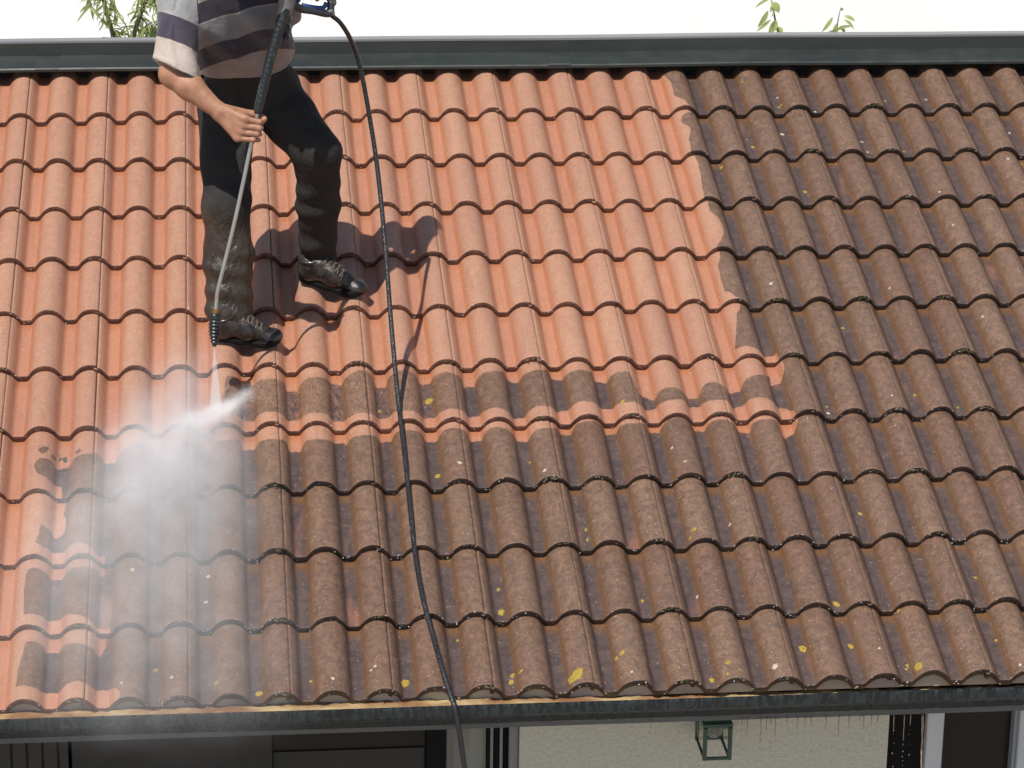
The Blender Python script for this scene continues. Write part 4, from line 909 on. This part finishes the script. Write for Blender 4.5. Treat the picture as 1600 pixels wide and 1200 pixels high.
# ---- shoes
LE = NT('wet_black_leather', spec=.6); leo = LE.obj()
LE.set('color', LE.mix(LE.rng(LE.noise(leo, 40, 3), .45, .62), (.012, .011, .011), (.040, .030, .023))); LE.set('rough', LE.rng(LE.noise(leo, 60, 3), .3, .7, .18, .5))
LE.set('normal', LE.bump(LE.noise(leo, 150, 3, .6), .0016, .6))
RBm = NT('shoe_rubber', color=(.008, .0075, .0075), rough=.7, spec=.15)
LC = NT('muddy_laces', rough=.6); LC.set('color', LC.mix(LC.noise(LC.obj(), 80, 2), (.050, .038, .026), (.13, .10, .07)))
def shoe(nm):
    o, f_, s__, n_, ln = feet[nm]; sc = ln / .27
    fp = lambda l, w_, h_: footp(nm, l * sc, w_ * sc, h_ * sc)
    u = Solid(); Rm = np.stack([f_, s__, n_], 1)
    u.cone(fp(.038, 0, .052), fp(.048, 0, .088), .037, .038, .02)
    u.cone(fp(.050, 0, .045), fp(.120, 0, .055), .040, .036, .03); u.cone(fp(.09, 0, .075), fp(.15, 0, .052), .034, .031, .03)
    u.cone(fp(.14, 0, .043), fp(.200, .002, .033), .035, .029, .03); u.ell(fp(.232, .003, .028), (.038, .035, .021), .02, Rm)
    def upost(d, P):
        q = (P - o) @ Rm / sc
        d = d + .0016 * wob(P, 120, 7, 3) + .0022 * np.sin(q[:, 0] * 150) * np.exp(-((q[:, 0] - .175) / .03) ** 2) * (q[:, 2] > .04)
        d = np.maximum(d, (.018 - q[:, 2]) * sc)
        hollow = _cone(P, fp(.048, 0, .075), fp(.055, 0, .14), .028, .032)
        return np.maximum(d, -hollow)
    u.post = upost
    def onup(l, w_, up_):
        hs_ = np.linspace(.14, .03, 90); d_ = u.ev(np.array([fp(l, w_, q_) for q_ in hs_])); k_ = np.nonzero(d_ < 0)[0]
        return fp(l, w_, (hs_[k_[0]] if len(k_) else .05) + up_)
    V, F = u.mesh(.0034); so_ = mesh_obj('shoe', V, F, LE.m, person, True, loc=fp(.12, 0, .04))
    r = Solid(); r.cone(fp(.040, 0, .012), fp(.11, .0, .012), .038, .034, .02); r.cone(fp(.11, 0, .012), fp(.205, .002, .012), .034, .045, .03); r.cone(fp(.205, .002, .012), fp(.226, .004, .012), .044, .040, .02)
    def rpost(d, P):
        q = (P - o) @ Rm / sc; lift = .012 * np.clip((q[:, 0] - .19) / .08, 0, 1) ** 2
        top = .024 - .002 * np.cos(q[:, 0] * 40); tread = .002 * (np.sin(q[:, 0] * 500) > 0)
        return np.maximum(np.maximum(d, (q[:, 2] - top - lift) * sc), (lift + tread - q[:, 2]) * sc)
    r.post = rpost
    V, F = r.mesh(.0034); mesh_obj('sole', V, F, RBm.m, so_, True, loc=fp(.12, 0, .01))
    lc = MB()
    for i in range(6):
        l = .102 + .017 * i; w_ = .024
        lc.tube(spline([onup(l + .004 * q_ + .008, w_ * q_, .0016) for q_ in (-1.1, -.6, 0, .6, 1.1)], 4), .0034 * sc, 8)
        lc.tube(spline([onup(l - .006 * q_ + .006, w_ * q_, .0008) for q_ in (-1.1, -.6, 0, .6, 1.1)], 4), .0030 * sc, 8)
    for sg in (-1, 1): lc.tube(spline([fp(.10, 0, .098), fp(.095, sg * .018, .108), fp(.082, sg * .03, .098), fp(.098, sg * .012, .096), fp(.10, 0, .098)], 5), .0026 * sc, 8)
    lc.build('laces', LC.m, so_, True)
    cb = MB(); ring = [fp(.048 + .040 * math.cos(a), .037 * math.sin(a), .098 + .006 * math.cos(a)) for a in np.linspace(0, 2 * math.pi, 25)]
    cb.tube(ring, .009 * sc, 10, False); cb.build('padded_collar', LE.m, so_, True)
    return so_
shoe('A'); shoe('B')
# ------------------------------------------------------------------ pressure washer lance
lance = empty('spray_lance', LH); tag(lance, 'long steel pressure washer lance with black grip held in front of the man', 'spray lance')
STL = NT('scuffed_steel', metal=.85, rough=.32); STL.set('color', STL.mix(STL.noise(STL.obj((1, 1, .15)), 60, 3), (.42, .43, .42), (.62, .62, .60)))
BRS = NT('brass', color=(.42, .27, .09), metal=.9, rough=.35)
BLK = NT('black_rubber', rough=.32, spec=.55); BLK.set('color', BLK.mix(BLK.rng(BLK.noise(BLK.obj((1, 1, .3)), 60, 3), .55, .7), (.014, .016, .017), (.06, .065, .065)))
GRY = NT('grey_plastic', color=(.16, .155, .15), rough=.45)
BLU = NT('blue_plastic', color=(.03, .07, .22), rough=.4)
m_ = MB(); pth = spline([LS + LAX * .02, LH, LH * .5 + LB * .5 + RGT * .004, LB + (LH - LB) * .06, LB - np.array([0, 0, .012]), at(337, 486, -1.68)], 6); m_.tube(pth, .0066, 14); m_.build('steel_tube', STL.m, lance, True)
nzt = at(336.5, 489, -1.681); nzd = (L0 - nzt) / np.linalg.norm(L0 - nzt)
m_ = MB(); m_.tube([nzt - nzd * .014, nzt - nzd * .004], .0095, 6); m_.tube([nzt - nzd * .004, nzt + nzd * .004], .0115, 14); m_.build('brass_fitting', BRS.m, lance)
ln_ = np.linalg.norm(L0 - nzt); P_, R_z = [], []
for i in range(81):
    tt = i / 80; P_.append(nzt + nzd * tt * ln_); base = (.0195 - .004 * max(0, tt - .45) / .55 - .008 * max(0, (tt - .45) / .55) ** 2)
    rib = .0022 * math.sin(tt * math.pi * 2 * 9.5) if .14 < tt < .94 else 0
    if tt < .03: base *= .86
    if tt > .96: base *= .82
    R_z.append(base + rib)
m_ = MB(); m_.tube(P_, R_z, 22); m_.build('ribbed_nozzle_guard', BLK.m, lance, True)
# insulated grip sleeve
P_, R_z = [], []; LL = np.linalg.norm(LT - LS)
for i in range(60):
    tt = i / 59; P_.append(LS + (LT - LS) * tt + RGT * (-.010 * math.sin(tt * math.pi)) * .5); R_z.append(.0145 + .0035 * tt + (.0012 * math.sin(tt * 130) if .1 < tt < .9 else 0) - (.003 if tt < .02 else 0))
m_ = MB(); m_.tube(P_, R_z, 20); m_.build('grip_sleeve', BLK.m, lance, True)
# a second, darker rubber boot on the far side of the sleeve's upper end
bo = MB(); q0 = at(446, 62, -1.505); q1 = at(449, 18, -1.49)
bo.tube([q0 + (q1 - q0) * x for x in np.linspace(0, 1, 15)], [.012 + .0028 * math.sin(x * 19) + .004 * x for x in np.linspace(0, 1, 15)], 14); bo.build('rubber_boot', BLK.m, lance, True)
# pistol: body, grip bar, guard loop, trigger, hose joint
g_ = Solid(); Yg = -1.50
g_.chain([at(442, 20, -1.52), at(447, -8, -1.505), at(456, -40, -1.48)], [.020, .024, .024], .015); g_.cone(at(449, 14, -1.51), at(453, 0, -1.50), .020, .021, .01)
g_.chain([at(456, -30, -1.48), GA, GBp, at(519, 4, -1.42)], [.019, .016, .0155, .015], .012)
V, F = g_.mesh(.0042); mesh_obj('pistol_body', V, F, GRY.m, lance, True, loc=at(447, -5, -1.5))
m_ = MB(); m_.tube(spline([at(455, 2, -1.49), at(464, 10, -1.475), at(472, 14.5, -1.465), at(490, 17, -1.45), at(508, 21, -1.435), at(516, 19, -1.43), at(517, 2, -1.425)], 6), .0125, 12); m_.build('guard_loop', NT('dark_plastic', color=(.035, .035, .04), rough=.4).m, lance, True)
m_ = MB(); m_.tube(spline([at(472, 8, -1.463), at(490, 11.5, -1.45), at(505, 12, -1.436), at(510, 4, -1.43)], 5), .0075, 10); m_.build('guard_lining', BLU.m, lance, True)
m_ = MB(); m_.tube(spline([at(462, -18, -1.475), at(468, -6, -1.47), at(466, 3, -1.47)], 5), .006, 10); m_.build('trigger', BLU.m, lance, True)
HJ = at(518, 24, -1.428)
m_ = MB(); m_.tube([at(515, 14, -1.43), at(517.5, 21, -1.428), HJ], [.0135, .0125, .0115], 14); m_.build('hose_joint', GRY.m, lance, True)
# ------------------------------------------------------------------ the hose
def hy(px, py):           # lying on the tiles at this pixel
    u, v = 0, 0; h_ = .005
    for _ in range(40):
        n = np.array([0, -SP, CP]); p0 = r2w(0, 0, h_); d = ray(px, py); q = CAM_LOC + d * (((p0 - CAM_LOC) @ n) / (d @ n))
        v = (q[1] * CP + (q[2] - RIDGE0) * SP); u = q[0]; c = math.ceil(-v / DV - 1e-6)
        hs = max(float(hsurf(u + e, v, c)) for e in (-.05, 0, .05)) * .75 + .25 * .014
        h_ = .6 * h_ + .4 * (max(hs, float(hsurf(u, v, c))) + .0105)
    return q
hpts = [HJ, at(532, 36, -1.40), at(546, 58, -1.36), at(557, 85, -1.33), at(566, 120, -1.32), at(577, 180, -1.33), at(588, 250, -1.36), at(597, 330, -1.42), at(604, 410, -1.50), at(610, 490, -1.59), at(616, 560, -1.68), at(624, 640, -1.80)]
for p in ((634, 725), (638, 765), (643, 815), (650, 875), (661, 935), (674, 985), (688, 1035), (700, 1075)): hpts.append(hy(*p))
hpts += [at(710, 1104, GY - .014), at(717, 1140, GY - .022), at(722, 1170, GY - .022), at(727, 1205, GY - .02), at(745, 1300, GY - .015), at(770, 1600, GY + .02)]
hP = spline(hpts, 14)
HS_ = NT('wet_black_hose', rough=.28, spec=.6, color=(.014, .014, .016)); hso = HS_.obj()
HS_.set('normal', HS_.bump(HS_.noise(hso, 260, 2, .5), .003, 1.0)); HS_.set('rough', HS_.rng(HS_.noise(hso, 40, 2), .4, .6, .18, .45))
V, F = tube(hP, .0079, 14); hose = mesh_obj('high_pressure_hose', V, F, HS_.m, None, True, loc=hpts[14])
tag(hose, 'thin black hose running from the spray gun down over the tiles and the gutter', 'hose')
# ------------------------------------------------------------------ trees showing above the ridge
def leaf_mesh(base, tip, wd, nrm, droop, VV, FF, TT, shade, seg=5):
    n0 = sum(len(v) for v in VV); ax = tip - base; L = np.linalg.norm(ax); ax = ax / L
    sd_ = np.cross(ax, nrm); sd_ /= np.linalg.norm(sd_) + 1e-9; nr = np.cross(sd_, ax); P_ = []
    for i in range(seg + 1):
        t_ = i / seg; w_ = wd * math.sin(math.pi * min(1, t_ * .93 + .05)) ** .8 * (1 - .25 * t_); c = base + ax * L * t_ - nr * droop * L * (t_ - .5) ** 2 * 4 + nr * droop * L
        P_ += [c - sd_ * w_ + nr * w_ * .35, c, c + sd_ * w_ + nr * w_ * .35]
    VV.append(np.array(P_)); TT += [shade] * len(P_)
    for i in range(seg):
        a = n0 + i * 3; FF += [[a, a + 1, a + 4, a + 3], [a + 1, a + 2, a + 5, a + 4]]
LF = NT('leaf', rough=.45, spec=.4); lfs = LF.attr('shade')
LF.set('color', LF.mix(lfs, (.14, .20, .07), (.38, .42, .17))); LF.set('trans', 0.0)
tl = LF.node('ShaderNodeBsdfTranslucent'); LF.t.links.new(LF.mix(lfs, (.25, .36, .09), (.60, .66, .25)), tl.inputs[0])
mxs = LF.node('ShaderNodeMixShader'); mxs.inputs[0].default_value = .4
LF.t.links.new(LF.b.outputs[0], mxs.inputs[1]); LF.t.links.new(tl.outputs[0], mxs.inputs[2]); LF.t.links.new(mxs.outputs[0], LF.out.inputs[0])
BK = NT('green_brown_bark', rough=.8); BK.set('color', BK.mix(BK.noise(BK.obj(), 40, 3), (.10, .075, .045), (.20, .17, .10)))
def tree(name, base, limbs, label, leaves, twig_leaf, wr=.010, LLn=(.05, .085), extra=None):
    root = empty(name, base); tag(root, label, 'tree')
    tr = MB(); VV, FF, TT = [], [], []
    for P_, r0, r1 in limbs:
        S_ = spline(P_, 6); tr.tube(S_, np.linspace(r0, r1, len(S_)), 8)
        n = max(2, int(len(S_) * twig_leaf))
        for k in range(n):
            t_ = (k + RNG.random()) / n * (len(S_) - 1)
            if t_ < len(S_) * .25 and r0 > .012: continue
            i = int(t_); p = S_[i] + (S_[min(i + 1, len(S_) - 1)] - S_[i]) * (t_ - i)
            d = RNG.normal(0, 1, 3); d[2] = d[2] * .5 - .9; d /= np.linalg.norm(d)
            L = RNG.uniform(*LLn); leaf_mesh(p, p + d * L, wr * RNG.uniform(.75, 1.2), RNG.normal(0, 1, 3) + np.array([0, -.4, 1.0]), RNG.uniform(.05, .22), VV, FF, TT, RNG.random() ** .7)
    for bpx, tpx, Yl, wd in (extra or []):
        a = at(*bpx, Yl); c = at(*tpx, Yl - .01); leaf_mesh(a, c, wd, np.array([.2, -.9, .5]) + RNG.normal(0, .15, 3), .12, VV, FF, TT, RNG.uniform(.3, .8), 7)
    tr.build('trunk', BK.m, root, True)
    mesh_obj('crown', np.concatenate(VV), FF, LF.m, root, True, dict(shade=TT), loc=limbs[0][0][-1])
    return root
TY = 2.2
tb = at(205, 60, TY); tb = np.array([tb[0] + .1, TY + .1, 0.0])
fork = np.array([tb[0], TY + .05, 2.0]); limbs = [([tb, tb + [0.02, 0, 1.0], fork], .045, .030)]
rs = np.random.default_rng(5)
for (a, c_, e) in (((200, 150), (178, 60), (150, -40)), ((205, 150), (205, 70), (240, -30)), ((205, 150), (230, 80), (262, 20))):
    limbs.append(([fork, at(*a, TY), at(*c_, TY), at(*e, TY - .05)], .022, .006))
for (a, c_, e) in (((158, -25), (164, 5), (161, 34)), ((150, -30), (143, -5), (140, 12)), ((165, -20), (174, 5), (186, 28)), ((196, 75), (184, 52), (170, 42)), ((203, 75), (200, 50), (196, 36)), ((208, 75), (214, 45), (222, 22)),
                   ((214, 60), (226, 42), (238, 34)), ((222, 30), (215, 8), (222, -12)), ((214, 70), (236, 52), (250, 44)), ((230, 60), (246, 36), (258, 18)), ((200, 80), (180, 62), (160, 58)), ((240, 60), (262, 48), (280, 40)),
                   ((205, 120), (170, 110), (140, 90)), ((215, 120), (250, 110), (290, 95)), ((180, 140), (150, 150), (120, 140)), ((220, 150), (260, 150), (300, 130)), ((240, 5), (236, -6), (226, -2)), ((164, -60), (150, -90), (130, -110)), ((220, -60), (250, -100), (280, -120)), ((165, -70), (190, -110), (210, -140))):
    d = rs.normal(0, .06)
    limbs.append(([at(*a, TY), at(*c_, TY + d), at(*e, TY + 2 * d)], .0050, .0018))
tree('fruit_tree', tb, limbs, 'leafy green tree with narrow drooping leaves rising behind the ridge beside the man', None, 2.0, wr=.0062, LLn=(.05, .095))
TY2 = 2.6; sb = at(1258, 60, TY2); sb = np.array([sb[0], TY2, 0.0]); f2 = np.array([sb[0], TY2, 2.2])
l2 = [([sb, sb + [.03, 0, 1.2], f2], .030, .016), ([f2, at(1235, 150, TY2), at(1218, 60, TY2), at(1211, 30, TY2), at(1208, 8, TY2), at(1203, -3, TY2)], .009, .0016), ([f2, at(1290, 140, TY2), at(1306, 60, TY2), at(1309, 34, TY2), at(1314, 11, TY2)], .008, .0014),
      ([at(1235, 150, TY2), at(1250, 110, TY2), at(1262, 75, TY2)], .006, .002)]
ex = [((1203, -2), (1180, 12), TY2, .0085), ((1200, 17), (1184, 43), TY2, .014), ((1204, 31), (1182, 49), TY2, .009), ((1205, 4), (1217, 20), TY2 - .02, .024), ((1207, 8), (1204, 19), TY2, .010), ((1213, 32), (1201, 53), TY2 - .02, .022), ((1217, 42), (1221, 54), TY2, .014),
      ((1301, 27), (1284, 50), TY2, .011), ((1319, 25), (1336, 33), TY2, .011), ((1319, 31), (1334, 46), TY2, .010), ((1307, 38), (1301, 54), TY2, .018), ((1312, 41), (1320, 54), TY2, .012), ((1314, 16), (1317, 12), TY2, .008), ((1306, 48), (1292, 52), TY2, .009)]
for i in range(26):
    px, py = RNG.uniform(1215, 1310), RNG.uniform(75, 160); ex.append(((px, py), (px + RNG.uniform(-20, 20), py + RNG.uniform(5, 22)), TY2 + RNG.uniform(-.1, .1), .013))
tree('young_tree', sb, l2, 'two slim leafy shoots of a young tree rising above the right part of the ridge', None, .0, extra=ex)
# ------------------------------------------------------------------ water: jet, splash and drifting spray
def onh(px, py, h):
    d = ray(px, py); n = np.array([0, -SP, CP]); p0 = r2w(0, 0, h); return CAM_LOC + d * (((p0 - CAM_LOC) @ n) / (d @ n))
def gauss_volume(name, blobs, gain, noise_amt, label, aniso, color, sc1=7.0, sc2=22.0, step=None, cutoff=.02):
    """blobs: (centre, axes 3x3 rows, sigmas, peak density). One closed hull of boxes' hull, density from soft blobs and turbulence"""
    lo = np.min([c - 2.0 * (np.abs(A_.T) @ s_) for c, A_, s_, q in blobs], 0); hi = np.max([c + 2.0 * (np.abs(A_.T) @ s_) for c, A_, s_, q in blobs], 0)
    mid_ = (lo + hi) / 2
    b = MB(); b.box(tuple(lo), tuple(hi)); 
    m = bpy.data.materials.new(name); m.use_nodes = True; t = m.node_tree; t.nodes.clear()
    N_ = NT.__new__(NT); N_.m = m; N_.t = t
    out = t.nodes.new('ShaderNodeOutputMaterial'); pv = t.nodes.new('ShaderNodeVolumePrincipled'); t.links.new(pv.outputs[0], out.inputs['Volume'])
    pv.inputs['Color'].default_value = color + (1,); pv.inputs['Anisotropy'].default_value = aniso
    oc_ = N_.obj()
    nz = N_.noise(oc_, sc1, 4, .6, .8, fac=False)
    wv = N_.node('ShaderNodeVectorMath', operation='SUBTRACT'); N_.inp(wv, 0, nz); wv.inputs[1].default_value = (.5, .5, .5)
    wm = N_.node('ShaderNodeVectorMath', operation='SCALE'); N_.inp(wm, 0, wv.outputs[0]); wm.inputs['Scale'].default_value = noise_amt
    wa = N_.node('ShaderNodeVectorMath', operation='ADD'); N_.inp(wa, 0, oc_); N_.inp(wa, 1, wm.outputs[0]); P_ = wa.outputs[0]
    tot = None
    for c, A_, s_, q in blobs:
        sub = N_.node('ShaderNodeVectorMath', operation='SUBTRACT'); N_.inp(sub, 0, P_); sub.inputs[1].default_value = tuple(c - mid_)
        r2 = None
        for k in range(3):
            dt = N_.node('ShaderNodeVectorMath', operation='DOT_PRODUCT'); N_.inp(dt, 0, sub.outputs[0]); dt.inputs[1].default_value = tuple(A_[k] / s_[k])
            sq = N_.math('MULTIPLY', dt.outputs['Value'], dt.outputs['Value']); r2 = sq if r2 is None else N_.math('ADD', r2, sq)
        g1 = N_.math('MULTIPLY', N_.math('EXPONENT', N_.math('MULTIPLY', r2, -1.0)), q)
        tot = g1 if tot is None else N_.math('ADD', tot, g1)
    tb_ = N_.rng(N_.noise(P_, sc2, 4, .62), .30, .72, .25, 1.75)
    de = N_.math('MULTIPLY', N_.math('MULTIPLY', N_.math('MAXIMUM', N_.math('SUBTRACT', tot, cutoff), 0.0), tb_), gain)
    t.links.new(de, pv.inputs['Density'])
    o = b.build(name, m, None, loc=mid_); tag(o, label, kind='stuff')
    return o
camA = np.stack([RGT, UPV, TOC])
nR = np.array([0, -SP, CP])
def rotA(deg):
    c, s_ = math.cos(math.radians(deg)), math.sin(math.radians(deg)); return np.stack([RGT * c + UPV * s_, -RGT * s_ + UPV * c, TOC])
def blob(px, py, h, sx, sy, dep, tau, rot=0):
    return (onh(px, py, h), rotA(rot), np.array([sx / 455., sy / 455., dep]), tau / (math.sqrt(math.pi) * dep))
IMP = hy(337, 640)
spl = [blob(120, 830, .15, 55, 80, .12, .15), blob(322, 651, .045, 28, 9, .035, 1.9, 17), blob(350, 637, .045, 20, 8, .03, 1.3, 24), blob(378, 620, .04, 18, 9, .03, .45, 32), blob(298, 662, .045, 18, 10, .035, .8, 10), blob(330, 655, .06, 40, 22, .05, .4, 17)]
gauss_volume('water_splash', spl, 1.5, .05, 'bright white burst of water where the jet strikes the tiles', -.45, (1.0, 1.0, 1.0), 16, 45)
pl = [blob(120, 830, .15, 55, 80, .12, .15), blob(268, 655, .10, 50, 52, .09, .42), blob(255, 735, .14, 62, 56, .12, 1.0), blob(225, 700, .12, 40, 40, .09, .35), blob(308, 705, .10, 50, 40, .09, .60), blob(215, 800, .16, 58, 60, .13, .45), blob(325, 800, .12, 62, 60, .12, .36), blob(270, 880, .16, 90, 65, .15, .26),
      blob(300, 585, .12, 36, 44, .08, .22), blob(140, 960, .18, 110, 95, .16, .24), blob(290, 1010, .16, 120, 90, .16, .19), blob(200, 1090, .20, 150, 45, .16, .08)]
gauss_volume('water_mist', pl, 1.2, .16, 'pale cloud of fine spray drifting down the left part of the roof', -.35, (.93, .92, .93), 4, 10)
# the fan of water between nozzle and tiles
e0 = L0 + nzd * .002; dirj = IMP - e0; Lj = np.linalg.norm(dirj); dirj /= Lj
fa = RGT - dirj * (RGT @ dirj); fa /= np.linalg.norm(fa); fb_ = np.cross(dirj, fa)
V, F = [], []; n = 16
for i in range(13):
    t_ = i / 12; c = e0 + dirj * Lj * t_ ; a_ = .0022 + .0205 * t_; b_ = .0018 + .0035 * t_
    for j in range(n): th = 2 * math.pi * j / n; V.append(c + fa * a_ * math.cos(th) + fb_ * b_ * math.sin(th))
F = [[i * n + j, i * n + (j + 1) % n, (i + 1) * n + (j + 1) % n, (i + 1) * n + j] for i in range(12) for j in range(n)] + [list(range(n))[::-1], [12 * n + j for j in range(n)]]
jm = bpy.data.materials.new('water_jet'); jm.use_nodes = True; jt = jm.node_tree; jt.nodes.clear()
jo = jt.nodes.new('ShaderNodeOutputMaterial'); jv = jt.nodes.new('ShaderNodeVolumePrincipled'); jt.links.new(jv.outputs[0], jo.inputs['Volume'])
jv.inputs['Color'].default_value = (1, 1, 1, 1); jv.inputs['Anisotropy'].default_value = -.4; jv.inputs['Density'].default_value = 85
jet = mesh_obj('water_jet', V, F, jm, None, True, loc=e0); tag(jet, 'thin fan of water shooting from the nozzle down to the tiles', kind='stuff')
